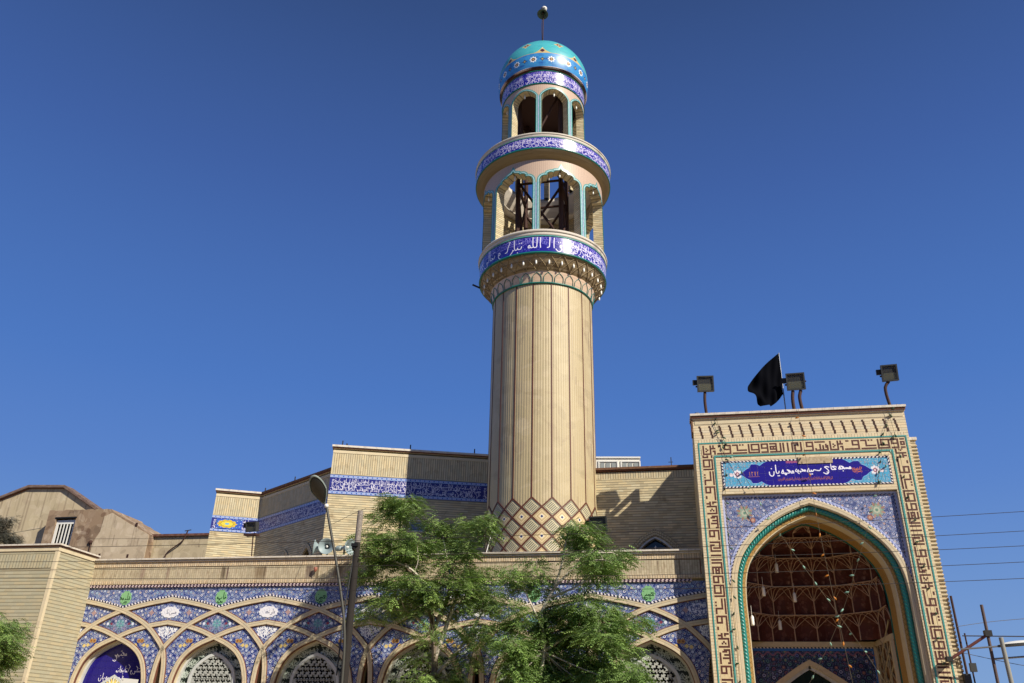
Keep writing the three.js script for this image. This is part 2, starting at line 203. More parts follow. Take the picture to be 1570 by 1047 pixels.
// tile pictures, one per kind of field, spanning the box of the field
function field(w, h, seed, extra, o = {}) { const k = Math.min(300, 1024 / w); const [c, x] = canvas(Math.round(w * k), Math.round(h * k)); floral(x, c.width, c.height, k, { seed, ...o }); extra?.(x, c.width, c.height, k); return glazed(c); }
const blot = (x, X, Y, r, col, n = 9, sq = 1) => { x.fillStyle = col; x.beginPath(); for (let i = 0; i <= 48; i++) { const a = i / 48 * 2 * PI, R = r * (1 + .09 * Math.cos(n * a)); x.lineTo(X + Math.cos(a) * R, Y + Math.sin(a) * R * sq); } x.fill(); };
const star4 = (x, X, Y, r, col) => { x.fillStyle = col; x.beginPath(); for (let i = 0; i < 8; i++) { const a = i * PI / 4, R = i % 2 ? r * .55 : r; x.lineTo(X + Math.cos(a) * R, Y + Math.sin(a) * R); } x.fill(); };
const FM = {
  frieze: field(3.2, .75, 41, null, { n: 120, bg: [58, 72, 130], size: .034 }),
  lens: field(3.2, .8, 42, (x, w, h, k) => { star4(x, w / 2 - .62 * k, h * .5, .1 * k, '#a88c8c'); star4(x, w / 2 + .62 * k, h * .5, .1 * k, '#a88c8c'); }, { n: 120, bg: [52, 64, 126], size: .034 }),
  diamond: field(2.0, .8, 43, (x, w, h, k) => { for (let i = 0; i < 12; i++) { const a = i / 12 * 2 * PI; x.fillStyle = i % 2 ? '#5a949c' : '#86aeb4'; x.beginPath(); x.ellipse(w / 2 + Math.cos(a) * .1 * k, h / 2 + Math.sin(a) * .08 * k, .055 * k, .02 * k, a, 0, 7); x.fill(); } for (const s of [-1, 1]) { blot(x, w / 2 + s * .3 * k, h / 2, .04 * k, '#7a3a4c'); blot(x, w / 2 + s * .42 * k, h / 2, .045 * k, '#d4dcec'); } }, { n: 140, bg: [48, 56, 106], size: .03, petals: ['#e8ecf4', '#9fc0e2', '#7fb8c0', '#c8a0b8', '#d8cfe6'] }),
  tri: field(1.3, .75, 44, (x, w, h, k) => { scribble(x, w * .25, w * .78, h * .08, h * .6, '#eef0f4', 5, .022 * k); }, { n: 120, bg: [52, 64, 120], size: .028 }),
  wing: field(1.6, 4.55, 45, (x, w, h, k) => { for (const s of [0, 1]) { const m = (u) => s ? w - u : u; blot(x, m(.34 * k), .26 * k, .065 * k, '#b08648', 6, .7); blot(x, m(.34 * k), .26 * k, .028 * k, '#6a3a3a', 5); blot(x, m(.85 * k), .5 * k, .06 * k, '#b08648', 5); blot(x, m(.85 * k), .5 * k, .026 * k, '#7a4a3a', 5); blot(x, m(.42 * k), .2 * k, .045 * k, '#cdb070', 5); blot(x, m(1.06 * k), .64 * k, .05 * k, '#d8c07a', 5); blot(x, m(.66 * k), .62 * k, .05 * k, '#d8c07a', 4); } }, { n: 100, bg: [38, 50, 120], size: .036, mirror: false }),
};
const front = thing('mosque_front', 'long cream brick mosque front with blue tiled interlaced arches and latticed windows', 'mosque', [0, 0, 0]);
function tilePanel(poly, mat, x0, x1, y0, y1, flip = false, name = 'tile_panel') {
  poly = join(poly.map((p) => [Math.min(p[0], 17.6), p[1]])); const g = prism(poly, -.1, -.045), p = g.attributes.position, u = g.attributes.uv;
  for (let i = 0; i < p.count; i++) { let a = (p.getX(i) - x0) / (x1 - x0); if (flip) a = 1 - a; u.setXY(i, a, (p.getY(i) - y0) / (y1 - y0)); }
  return obj(name, g, mat, front);
}
const medal = (draw, w, h, seed) => { const [c, x] = canvas(256, Math.round(256 * h / w)); draw(x, c.width, c.height, seed); return glazed(c); };
function blob(rx, ry, n, amp, pts = 72) { return Array.from({ length: pts }, (_, i) => { const a = i / pts * 2 * PI, k = 1 + amp * Math.cos(n * a); return [Math.cos(a) * rx * k, Math.sin(a) * ry * k]; }); }
function fit(g, w, h) { const p = g.attributes.position, u = g.attributes.uv; for (let i = 0; i < p.count; i++) u.setXY(i, p.getX(i) / w + .5, p.getY(i) / h + .5); return g; }
const greenWords = ['ain lam_m tooth_m:u2 _ mim hah_m mim_m dal_f', 'feh:o1 alef_f _ tooth mim_m heh_f', 'hah sin_m nun_e:o1', 'mim hah_m mim_m dal_f', 'ain lam_m yeh_f', 'hah sin_m tooth_m:u2 nun_e:o1'];
const whiteWords = ['hah sin_m tooth_m:u2 nun_e:o1 _ tooth lam_m', 'ain lam_m yeh_f _ tooth:o1 hah_m dal_f', 'mim hah_m mim_m dal_f _ alef', 'tooth:u2 sin_m tooth_m:o1 heh_f', 'kaf tooth_m:u2 reh_f _ alef lam', 'hah mim_m dal_f _ lam_alef'];
for (let k = -1; k <= 5; k++) {
  const X = k * W0, m = X + W0 / 2, end = k === 5;
  const f1 = (a) => (k + a) * W0; // apex of an arch 'a' bays from here
  // frieze field between this medallion and the next
  tilePanel(join([[X, 5.63], [X, 4.92]], seg(F1, m, -1, 1.6, 0), seg(F1, m, 1, 0, 1.6), [[X + W0, 5.63]]), FM.frieze, X, X + W0, 4.9, 5.65);
  // lens field under the outer arch
  tilePanel(join(seg(F1, m, -1, 1.6, 0), seg(F1, m, 1, 0, 1.6), seg(F1, f1(1.5), -1, 1.6, 2.56), seg(F2, m, 1, .64, 0), seg(F2, m, -1, 0, .64), seg(F1, f1(-.5), 1, 2.56, 1.6)), FM.lens, X, X + W0, 4.46, 5.26);
  // diamond over the window
  tilePanel(join(seg(F1, f1(-.5), 1, 1.6, 2.56), seg(F2, m, -1, .64, 1.6), seg(F2, f1(-.5), 1, 1.6, .64), seg(F1, m, -1, 2.56, 1.6)), FM.diamond, X - 1, X + 1, 4.14, 4.94);
  // small triangle between two windows
  tilePanel(join(seg(F2, m, -1, .64, 0), seg(F2, m, 1, 0, .64), seg(F1, f1(1.5), -1, 2.56, 3.2), seg(F1, f1(-.5), 1, 3.2, 2.56)), FM.tri, m - .65, m + .65, 3.83, 4.58);
  // the two wings beside the pier
  tilePanel(join(seg(F2, f1(-.5), 1, 1.6, 9), [[X + 1.2, 0]], seg(F1, f1(1.5), -1, 9, 3.2), seg(F1, f1(-.5), 1, 3.2, 2.56), seg(F2, m, -1, .64, 1.6)), FM.wing, X, X + 1.6, 0, 4.55);
  const n = X + W0; if (!end) tilePanel(join(seg(F2, f1(1.5), -1, 1.6, 9), [[n - 1.2, 0]], seg(F1, f1(-.5), 1, 9, 3.2), seg(F1, f1(1.5), -1, 3.2, 2.56), seg(F2, m, 1, .64, 1.6)), FM.wing, n - 1.6, n, 0, 4.55, true);
}
// straps, each a raised brick band with a brown edging under it; every other one a few millimetres prouder where they cross
for (let k = -1; k <= 5; k++) {
  const m = (k + .5) * W0, o = ((k + 2) % 2) * .003, cut = (l) => l.filter((p) => p[0] < 17.62 && p[0] > -3.4);
  obj('strap', ribbon(cut(arch(F1, m)), -.061, .061, -.1, .008 + o, flat(0)), M.strap, front); obj('strap_edging', ribbon(cut(arch(F1, m)), -.082, .082, -.1, -.02 + o, flat(0)), M.brownLine, front);
  obj('strap', ribbon(cut(arch(F2, m)), -.061, .061, -.1, .001 + o, flat(0)), M.strap, front); obj('strap_edging', ribbon(cut(arch(F2, m)), -.082, .082, -.1, -.027 + o, flat(0)), M.brownLine, front);
}
// twisted cords along the frieze
const cord = dashes('#23233f', '#e4dfe2', 10), cordRed = dashes('#3a2438', '#d9c6c4', 9);
{
  const top = []; for (let x = -3.2; x <= 17.56; x += .4) top.push([x, 5.645]); obj('cord', ribbon(top, -.034, .034, -.06, .012, flat(0)), cordRed, front);
  for (let k = -1; k <= 5; k++) { const m = (k + .5) * W0; const p = join(seg(F1, m, -1, 1.62, 0), seg(F1, m, 1, 0, 1.62)).filter((q) => q[0] < 17.6); obj('cord', ribbon(p, .07, .125, -.06, -.002 + (k + 2) % 2 * .002, flat(0)), cord, front); }
}
for (let k = 0; k <= 5; k++) {
  const g = fit(prism(blob(.185, .21, 10, .05), -.046, -.034), .44, .46); g.translate(k * W0, 5.30, 0);
  const med = obj('medallion', g, medal((x, w, h) => { x.fillStyle = '#78ae7a'; x.fillRect(0, 0, w, h); x.strokeStyle = '#a4cc9c'; x.lineWidth = 5; for (let i = 0; i < 9; i++) { x.beginPath(); x.moveTo(w * (.12 + i * .095), h * .1); x.lineTo(w * (.16 + i * .085), h * .9); x.stroke(); } x.strokeStyle = x.fillStyle = '#123a1c'; write(x, greenWords[k], w * .86, h * .62, h * .4, w * .05, .05);  write(x, greenWords[(k + 2) % 6], w * .66, h * .84, h * .26, w * .04, .05); }, .44, .46), front);
  if (k < 5) { const q = fit(prism(blob(.3, .16, 12, .045), -.046, -.032), .64, .36); q.translate((k + .5) * W0, 4.87, 0);
    obj('cartouche', q, medal((x, w, h) => { x.fillStyle = '#e6e6ec'; x.fillRect(0, 0, w, h); x.strokeStyle = x.fillStyle = '#2a2c50'; write(x, whiteWords[k], w * .84, h * .62, h * .34, w * .018, .03); x.strokeStyle = '#a0a6c8'; for (let i = 0; i < 26; i++) { x.lineWidth = 2; x.beginPath(); x.arc(w * (.08 + .84 * ((i * .37) % 1)), h * (.15 + .7 * ((i * .61) % 1)), 6, 0, 4); x.stroke(); } }, .64, .36), front); }
}
for (const [x, w] of [[-.8, .0], [16 + 1.6, 0]]) { const q = fit(prism(blob(.3, .16, 12, .045), -.046, -.032), .64, .36); q.translate(x === -.8 ? -1.6 : 17.35, 4.87, 0); obj('cartouche', q, medal((c, W, H) => { c.fillStyle = '#d8dae8'; c.fillRect(0, 0, W, H); scribble(c, 10, W - 10, 10, H - 10, '#3a4c8c', 9, 6); }, .64, .36), front); }
// piers, walls and the parapet above the frieze
const BX0 = -3.4, BX1 = 17.6;
obj('wall', [box(BX0, BX1, 0, 6.2, -.9, -.5)], M.brick, front);
{ // upright bricks with the dirt that has run down from the coping where the photograph shows it
    const PX = 2048, PY = 128, x0 = -1.6, x1 = 17.6, [c, x] = canvas(PX, PY), r = rng(77), kx = PX / (x1 - x0); x.fillStyle = '#97876c'; x.fillRect(0, 0, PX, PY);
    for (let i = 0; i < 274; i++) for (let j = 0; j < 3; j++) { x.fillStyle = shade([184, 172, 146], .93 + r() * .12); x.fillRect(i * PX / 274, j * 44 - (i % 2) * 20, PX / 274 - 1.2, 42); x.fillRect(i * PX / 274, j * 44 + 110 - (i % 2) * 20, PX / 274 - 1.2, 42); }
    for (let i = 0; i < 900; i++) { x.fillStyle = 'rgba(90,66,46,' + r() * .12 + ')'; const q = r() * PX; x.fillRect(q, r() * 60, 2 + r() * 5, 10 + r() * 50); }
    for (const [X, wd, a] of [[3.15, .12, .34], [3.28, .05, .4], [4.35, .3, .2], [4.5, .06, .3], [5.95, .2, .28], [6.2, .08, .3], [6.9, .3, .22], [10.9, .25, .25], [1.3, .1, .14], [14.2, .2, .2], [16.3, .03, .3], [16.9, .05, .2], [.4, .16, .14]]) for (let i = 0; i < 26; i++) { x.fillStyle = 'rgba(58,40,30,' + a * .22 + ')'; const w = (r() * .6 + .1) * wd * kx; x.fillRect((X - x0) * kx + (r() - .5) * wd * kx - w / 2, r() * 8, w, PY * (.4 + r() * .6)); }
    const g = box(BX0, BX1, 5.69, 6.2, -.5, 0), u = g.attributes.uv, p = g.attributes.position; for (let i = 0; i < p.count; i++) u.setXY(i, (p.getX(i) - x0) / (x1 - x0), (p.getY(i) - 5.69) / .51); obj('wall', g, new THREE.MeshStandardMaterial({ map: texture(c), roughness: .9 }), front); }
obj('wall', [box(BX0, BX1, 5.0, 5.69, -.5, -.11)], M.brick, front);
{ // dirty soldier-brick panels between shallow grooves
  const x1 = BX1 - .12;
  obj('brick_band', [box(BX0, x1, 5.70, 5.80, 0, .03)], M.parapet, front);
  obj('brick_band', [box(BX0, x1, 6.225, 6.37, -.5, .02)], M.parapet, front);
  obj('groove', [box(BX0, x1 - .02, 6.2, 6.225, -.5, -.035), box(x1 - .03, x1, 5.8, 6.2, 0, .004)], M.brownLine, front);
  obj('coping', [box(BX0, BX1 - .1, 6.37, 6.415, -.5, .06)], M.stone, front);
  obj('coping', [box(BX0, BX1 - .1, 6.43, 6.475, -.5, .12)], M.stone, front);
  obj('coping_shadow_gap', [box(BX0, BX1 - .1, 6.415, 6.43, -.5, .03)], M.brownLine, front);
  obj('roof', box(BX0, 17.5, 6.0, 6.1, -16, -.9), M.roof, front);
}
// windows
const latticeHoles = (inside) => { const holes = [], s = .17; let row = 0; for (let y = .3; y < 3.7; y += s * .866, row++) for (let x = -1; x < 1; x += s) { const cx = x + (row % 2) * s / 2; if (!inside(cx, y, .055)) continue; const h = [], up = row % 2 ? 1 : -1; 
  for (let q = 0; q < 3; q++) { const a = PI / 2 * up + q * 2 * PI / 3, c = Math.cos(a), n = Math.sin(a), w = .027, l = .081, hk = .046; const at = (u, v) => h.push([cx + c * u - n * v, y + n * u + c * v]); at(.02, -w * .9); at(l - w * 1.6, -w); at(l - w * 1.6, -hk); at(l, -hk); at(l, w); at(.02, w * .9); }
  holes.push(h); } return holes; };
const inner = smooth([[0, 3.70], [.2, 3.62], [.42, 3.47], [.6, 3.28], [.68, 3.05], [.70, 2.7], [.70, .9]], 40);
const halfAt = (F, y) => { for (let i = 1; i < F.length; i++) if (F[i][1] <= y) { const t = (y - F[i - 1][1]) / (F[i][1] - F[i - 1][1]); return lerp(F[i - 1][0], F[i][0], t); } return F[F.length - 1][0]; };
const latticeGeo = prism([...arch(inner).map((p) => p)], -.31, -.27, latticeHoles((x, y, m) => y > 1 && y < 3.6 && Math.abs(x) + m < halfAt(inner, y) && Math.abs(x) + m * .4 < halfAt(inner, Math.min(3.69, y + m)) ));
const latticeM = mottled([168, 172, 168], { seed: 35, amount: .1, span: 1, rough: .5 });
const bandMat = (() => { const [c, x] = canvas(1024, 128); x.fillStyle = '#1d2a26'; x.fillRect(0, 0, 1024, 128); scribble(x, 0, 1024, 10, 118, '#b8c4bc', 21, 7); return glazed(c, { roughness: .4 }); })(); bandMat.map.repeat.set(1 / 2.4, 1 / .3);
function opening(k) { const X = k * W0, p = join(seg(F2, X - W0 / 2, 1, 9, 1.6).map((q) => q), seg(F2, X + W0 / 2, -1, 1.6, 9)); return p.map((q) => [q[0] - X, q[1]]); } // right foot, apex, left foot
const OPEN = opening(0);
for (let k = -1; k <= 5; k++) {
  const X = k * W0; if (k >= 0) { const w = new THREE.Group(); w.name = 'window'; w.position.set(X, 0, 0); front.add(w);
  obj('reveal', ribbon(OPEN, .04, .062, -.40, -.004, flat(0)), M.cream, front).position.x = X;
  obj('frame', ribbon(OPEN, .062, .13, -.40, -.26, flat(0)), M.marble, w);
  if (k === 0) {
    // library sign: a field of square blue tiles with white writing, a sunburst lozenge below
    const [c, x] = canvas(1024, 1024), K = 1024 / 2.4; x.fillStyle = '#1f1878'; x.fillRect(0, 0, 1024, 1024);
    x.strokeStyle = x.fillStyle = '#eceaf4'; write(x, 'mim hah_m:u1 tooth_m:o2 mim_m ain_m', 1024 * .6, (4.1 - 3.66) * K, .2 * K, 8); write(x, 'hah_e:u1', 1024 * .47, (4.1 - 3.60) * K, .2 * K, 9);
    write(x, 'feh:o1 reh_f _ heh tooth_m:o1 kaf_m yeh_f _ waw _ kaf tooth_m:o2 alef_f _ tooth:u1 hah_m:o1 alef_f _ tooth:o1 heh_f', 1024 * .9, (4.1 - 3.20) * K, .16 * K, 7.5, -.012); write(x, 'ain mim_m waw_f _ mim yeh_f _ sin_long dal_f _ tooth:u2 alef_f _ nun_f:o1', 1024 * .62, (4.1 - 3.0) * K, .16 * K, 7.5, -.02);
    const sm = glazed(c, { roughness: .22 });
    for (let i = -6; i < 6; i++) for (let j = 0; j < 9; j++) { const x0 = i * .2, y0 = 4.1 - (j + 1) * .2, g = box(x0 + .002, x0 + .198, y0 + .002, y0 + .198, -.39, -.345), u = g.attributes.uv, p = g.attributes.position; for (let q = 0; q < p.count; q++) u.setXY(q, (p.getX(q) + 1.2) / 2.4, (p.getY(q) - 1.7) / 2.4); obj('tile', g, sm, w); }
    const lz = [[-.02, 3.12], [.42, 2.86], [.42, 2.3], [-.46, 2.3], [-.46, 2.86]];
    obj('lozenge', prism(lz, -.345, -.325), M.marble, w);
    const [e, y] = canvas(256, 256); y.fillStyle = '#24489a'; y.fillRect(0, 0, 256, 256); for (let i = 0; i < 24; i++) { y.fillStyle = i % 2 ? '#e8cf6a' : '#f0e8c0'; y.save(); y.translate(128, 128); y.rotate(i / 24 * 2 * PI); y.beginPath(); y.ellipse(70, 0, 48, 9, 0, 0, 7); y.fill(); y.restore(); } blot(y, 128, 128, 34, '#d8a82c', 12);
    const sb = prism([[-.02, 3.04], [.34, 2.82], [.34, 2.34], [-.38, 2.34], [-.38, 2.82]], -.324, -.316), u = sb.attributes.uv; for (let q = 0; q < u.count; q++) u.setXY(q, (u.getX(q) + .4) / .8, (u.getY(q) - 2.3) / .8); obj('sunburst_tile', sb, glazed(e), w);
  } else {
    obj('inscription_band', prism(OPEN.slice().reverse().map((p) => [p[0] * .97, p[1] - .02]), -.395, -.345), bandMat, w);
    obj('inner_frame', ribbon(arch(inner), -.03, .055, -.345, -.25, flat(0)), M.marble, w);
    obj('lattice', latticeGeo, latticeM, w); obj('pane', prism(arch(inner), -.342, -.325), M.glass, w);
  }
  }
  if (k === 5) continue; // narrow slot between two windows
  const s = X + W0 / 2, outline = join(seg(F1, X - W0 / 2, 1, 9, 3.2), seg(F1, X + 1.5 * W0, -1, 3.2, 9)).map((q) => [q[0], q[1]]);
  obj('reveal', ribbon(outline, .04, .06, -.34, -.006, flat(0)), M.cream, front); obj('slot_pane', prism(join(seg(F1, X - W0 / 2, 1, 3.2, 9), seg(F1, X + 1.5 * W0, -1, 9, 3.2)), -.34, -.32), M.glass, front);
}
tag(front, 'long cream brick mosque front with blue tiled interlaced arches and latticed windows', 'mosque');

// ---------------------------------------------------------------- the plain brick block at the left
{
  const t = thing('brick_block', 'plain ridged cream brick block at the left end of the mosque front', 'building', [-1.3, 0, 1.78]);
  const b2 = brick([172, 156, 114], { seed: 15, course: .1, joints: .87, joint: .026, vary: .06, headJoint: false, bump: .008 }), b3 = brick([172, 156, 114], { seed: 16, course: .1, joints: .87, joint: .026, vary: .06, headJoint: false, bump: .008, upright: true });
  const side = [[0, -1.78], [-.17 + 0, -1.78], [-9, -1.78], [-9, 0], [0, 0]];
  const g = box(-9, 0, 0, 6.52, -1.8, 0); obj('wall', g, b2, t);
  obj('corner_strip', [box(-.09, .012, 0, 6.4, -.09, .012)], M.cream, t);
  obj('soldier_course', box(-9, -.1, 5.9, 6.3, 0, .02), b3, t);
  obj('brick_band', [box(-9, .03, 6.4, 6.52, -1.78, .03)], M.cream, t);
  obj('coping', [box(-9.05, .06, 6.52, 6.555, -1.82, .06)], M.brownLine, t); obj('coping', [box(-9.1, .1, 6.555, 6.6, -1.82, .1)], M.stone, t);
}
// ---------------------------------------------------------------- minaret
const minaret = thing('minaret', 'tall round cream minaret with two arcaded balconies and turquoise dome', 'minaret', [12.72, 0, -2]);
{
  const T = minaret, FACE = THREE.MathUtils.degToRad(8.4); // azimuth that faces the street corner
  const cyl = (R0) => (u, v, h) => { const a = u / R0 + FACE, r = R0 + h; return [r * Math.sin(a), v, r * Math.cos(a)]; };
  const shaftM = mottled([178, 162, 126], { seed: 51, span: 4, amount: .07, blots: 200, streaks: 18, rough: .5 });
  const NS = 18, R0 = 1.77, Y1 = 8.17, Y2 = 15.55, dA = 2 * PI / NS;
  // shaft: upright rounded ridges, seven to a strip
  { const n = NS * 7 * 4, pos = [], uv = [], prof = [0, .005, .006, .005]; const rr = (i) => R0 - .012 + prof[i % 4]; 
    const ys = [6.0, Y1 + .3, 10, 12, 14, Y2]; for (let j = 0; j < ys.length - 1; j++) for (let i = 0; i < n; i++) { const a0 = i / n * 2 * PI + FACE, a1 = (i + 1) / n * 2 * PI + FACE, P = (a, r, y) => [r * Math.sin(a), y, r * Math.cos(a)]; const A = P(a0, rr(i), ys[j]), B = P(a1, rr(i + 1), ys[j]), C = P(a1, rr(i + 1), ys[j + 1]), D = P(a0, rr(i), ys[j + 1]); pos.push(...A, ...B, ...C, ...A, ...C, ...D); const u0 = i / n * 11.2, u1 = (i + 1) / n * 11.2; uv.push(u0, ys[j], u1, ys[j], u1, ys[j + 1], u0, ys[j], u1, ys[j + 1], u0, ys[j + 1]); }
    const g = new THREE.BufferGeometry(); g.setAttribute('position', new THREE.Float32BufferAttribute(pos, 3)); g.setAttribute('uv', new THREE.Float32BufferAttribute(uv, 2)); g.computeVertexNormals(); obj('shaft', g, shaftM, T); }
  // dark strips between the ridged panels
  for (let i = 0; i < NS; i++) { const u = (i + .5) * dA * R0; obj('strip', ribbon([[u, Y1 - .02], [u, Y2]], -.02, .02, -.02, .007, cyl(R0)), M.brown, T); }
  // lozenge tiles at the foot
  { const hatch = (() => { const [c, x] = canvas(256, 256), r = rng(3); x.fillStyle = '#c9bb98'; x.fillRect(0, 0, 256, 256); x.translate(128, 128); x.strokeStyle = '#55605c'; x.lineWidth = 13; for (let i = -2; i <= 2; i++) { x.save(); x.rotate(PI / 4); x.beginPath(); x.moveTo(i * 27, -58); x.lineTo(i * 27, 58); x.stroke(); x.restore(); } x.rotate(PI / 4); x.lineWidth = 11; x.strokeRect(-80, -80, 160, 160); return glazed(c, { roughness: .5 }); })();
    const dot = (() => { const [c, x] = canvas(256, 256); x.fillStyle = '#d0bb92'; x.fillRect(0, 0, 256, 256); x.translate(128, 128); x.rotate(PI / 4); x.strokeStyle = '#a08a68'; x.lineWidth = 8; x.strokeRect(-78, -78, 156, 156); x.strokeRect(-48, -48, 96, 96); x.fillStyle = '#f0e6d0'; x.fillRect(-26, -26, 52, 52); x.fillStyle = '#2e3560'; x.fillRect(-17, -17, 34, 34); return glazed(c, { roughness: .5 }); })();
    const hw = dA * R0 / 2, hh = .292; 
    const loz = (cu, cy, k) => { const g = [], map = cyl(R0), N = 4, P = (a, b) => map(cu + (a - b) * hw * k, cy + (a + b - 1) * hh * k, .004), pos = [], uv = []; for (let i = 0; i < N; i++) for (let j = 0; j < N; j++) { const q = [[i, j], [i + 1, j], [i + 1, j + 1], [i, j], [i + 1, j + 1], [i, j + 1]]; for (const [a, b] of q) { pos.push(...P(a / N, b / N)); uv.push(.5 + (a - b) / N * .5, .5 + ((a + b) / N - 1) * .5); } } const e = new THREE.BufferGeometry(); e.setAttribute('position', new THREE.Float32BufferAttribute(pos, 3)); e.setAttribute('uv', new THREE.Float32BufferAttribute(uv, 2)); e.computeVertexNormals(); return e; };
    for (let row = 0; row < 6; row++) { const odd = row % 2, y = Y1 - hh - row * hh, g0 = loz(odd ? dA * R0 : dA * R0 / 2, y, .86);
      for (let i = 0; i < NS; i++) { const o = obj('lozenge_tile', g0, odd ? dot : hatch, T); o.rotation.y = i * dA; }
    }
    const lines = []; for (let i = 0; i < NS; i++) for (const s of [-1, 1]) { const u = (i + .5) * dA * R0, pts = []; for (let q = 0; q <= 12; q++) pts.push([u + s * hw * q / 2, Y1 - hh * q / 2]); lines.push(ribbon(pts, -.024, .024, -.02, s > 0 ? .014 : .0165, cyl(R0))); } obj('lozenge_border', lines, M.brown, T);
  }
  // corbelled collar under the lower balcony: 30 little niches, lattice soffit
  const NC = 30, ca = 2 * PI / NC;
  obj('ring_moulding', lathe([[1.76, 15.54], [1.81, 15.54], [1.82, 15.565], [1.81, 15.59], [1.78, 15.59]], 90), M.tealDark, T);
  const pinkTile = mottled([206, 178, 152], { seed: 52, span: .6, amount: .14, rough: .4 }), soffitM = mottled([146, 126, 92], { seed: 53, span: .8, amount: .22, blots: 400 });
  const cone = (y) => y < 15.98 ? lerp(1.79, 1.885, (y - 15.55) / .43) : lerp(1.885, 2.27, Math.pow((y - 15.98) / .47, .8));
  const coneMap = (u, v, h) => { const a = u + FACE, r = cone(v) + h; return [r * Math.sin(a), v, r * Math.cos(a)]; };
  obj('collar', lathe([[1.78, 15.58], [1.885, 15.98]], 120), pinkTile, T);
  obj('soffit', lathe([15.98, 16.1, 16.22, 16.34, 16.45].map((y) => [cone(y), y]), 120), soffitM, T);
  for (let i = 0; i < NC; i++) { const a = (i + .5) * ca, half = smooth([[0, 15.93], [.035, 15.88], [.075, 15.8], [.085, 15.7], [.085, 15.6]], 8), pts = arch(half, a); // niche outline, angle against height
    obj('niche', tube(pts.map((p) => coneMap(p[0], p[1], .006)), .011, 5, 18), M.tealDark, T);
    const web = []; for (const s of [-1, 1]) { const q = []; for (let k = 0; k <= 6; k++) q.push(coneMap(a + s * ca * k / 6, lerp(15.98, 16.44, k / 6), .012)); web.push(tube(q, .014, 5, 8)); } obj('soffit_rib', web, soffitM, T); }
  // inscription rings
  const script = (seed, words) => { const W = 2048, H = 176, [c, x] = canvas(W, H), r = rng(seed); x.fillStyle = '#251a8c'; x.fillRect(0, 0, W, H);
    x.strokeStyle = '#6f7fd8'; for (let i = 0; i < 240; i++) { x.lineWidth = 2.2; x.beginPath(); x.arc(r() * W, r() * H, 4 + r() * 12, r() * 6, r() * 6 + 3); x.stroke(); }
    scribble(x, 4, W - 4, -30, H * .5, '#8f86d6', seed + 9, 3.5);
    if (words) { x.strokeStyle = x.fillStyle = '#f2f0fa'; let X = 1190; for (const p of words) X = write(x, p, X, H * .74, H * .66, 9) - 10; scribble(x, 1230, W - 10, 6, H - 8, '#e4e0f2', seed, 6); scribble(x, 10, X, 6, H - 8, '#e4e0f2', seed + 1, 6); }
    else scribble(x, 4, W - 4, 4, H - 6, '#e4def2', seed, 5.2);
    return c; };
  const ringM = (c, off = 0) => { const t = texture(c, true, 2, 1); t.offset.x = off; return new THREE.MeshPhysicalMaterial({ map: t, roughness: .24, specularIntensity: 1, clearcoat: .5, clearcoatRoughness: .18 }); };
  const tubeWall = (r0, y0, r1, y1) => { const g = new THREE.CylinderGeometry(r1, r0, y1 - y0, 128, 1, true); g.translate(0, (y0 + y1) / 2, 0); return fin(g); };
  const b1 = script(61, ['qaf_f:o2', 'alef', 'lam', '__', 'alef lam lam_m heh_f', '__', 'tooth:o2 tooth_m:u1 alef_f reh_f kaf', '__', 'waw', '_', 'tooth:o2 ain_m alef_f lam yeh_f']);
  obj('inscription_band', tubeWall(2.30, 16.50, 2.325, 17.08), ringM(b1, .44), T);
  obj('ring_moulding', [lathe([[2.2, 16.43], [2.315, 16.43], [2.325, 16.465], [2.315, 16.5], [2.2, 16.5]], 128)], M.tealDark, T);
  obj('ring_moulding', [lathe([[2.2, 17.08], [2.34, 17.08], [2.345, 17.1], [2.335, 17.13], [2.2, 17.13]], 128)], M.teal, T);
  obj('balcony_rim', [lathe([[2.2, 17.12], [2.325, 17.12], [2.335, 17.2], [2.345, 17.24], [2.33, 17.26]], 128), lathe([[2.33, 17.255], [2.375, 17.27], [2.38, 17.33], [2.36, 17.37], [1.7, 17.38], [1.7, 17.1], [2.2, 17.1]], 128)], M.stone, T);
  // an arcade of eight openings in a round wall
  function arcade({ r, t, y0, y1, half, spring, apex, foils, wallM, revM, pierM, edge }) {
    const n = 8, bay = 2 * PI / n, off = -6 * PI / 180, line = foils(half, spring, apex); // half opening line: [angle, height], apex first, last at the spring
    const map = (R) => (a, y, h = 0) => { const q = a + FACE + off, k = R + h; return [k * Math.sin(q), y, k * Math.cos(q)]; };
    const outer = map(r), innerF = map(r - t);
    for (let i = 0; i < n; i++) {
      const c = (i + .5) * bay, pts = [...line.slice().reverse().map((p) => [c - p[0], p[1]]), ...line.slice(1).map((p) => [c + p[0], p[1]])], pos = [[], [], []];
      const quad = (k, a, b, cc, d) => pos[k].push(...a, ...b, ...cc, ...a, ...cc, ...d);
      for (let q = 0; q < pts.length - 1; q++) { const [a, ya] = pts[q], [b, yb] = pts[q + 1]; if (Math.abs(b - a) > 1e-5) { quad(0, outer(a, ya), outer(b, yb), outer(b, y1), outer(a, y1)); quad(1, innerF(a, ya), innerF(b, yb), innerF(b, y1), innerF(a, y1)); } quad(1, outer(a, ya), outer(b, yb), innerF(b, yb), innerF(a, ya)); }
      for (const s of [-1, 1]) { quad(1, outer(c + s * half, y0), outer(c + s * half, spring), innerF(c + s * half, spring), innerF(c + s * half, y0)); }
      const pa = c + half, pb = c + bay - half, N = 5; for (let q = 0; q < N; q++) { const a = lerp(pa, pb, q / N), b = lerp(pa, pb, (q + 1) / N); quad(2, outer(a, y0), outer(b, y0), outer(b, spring), outer(a, spring)); quad(0, outer(a, spring), outer(b, spring), outer(b, y1), outer(a, y1)); quad(1, innerF(a, y0), innerF(b, y0), innerF(b, y1), innerF(a, y1)); }
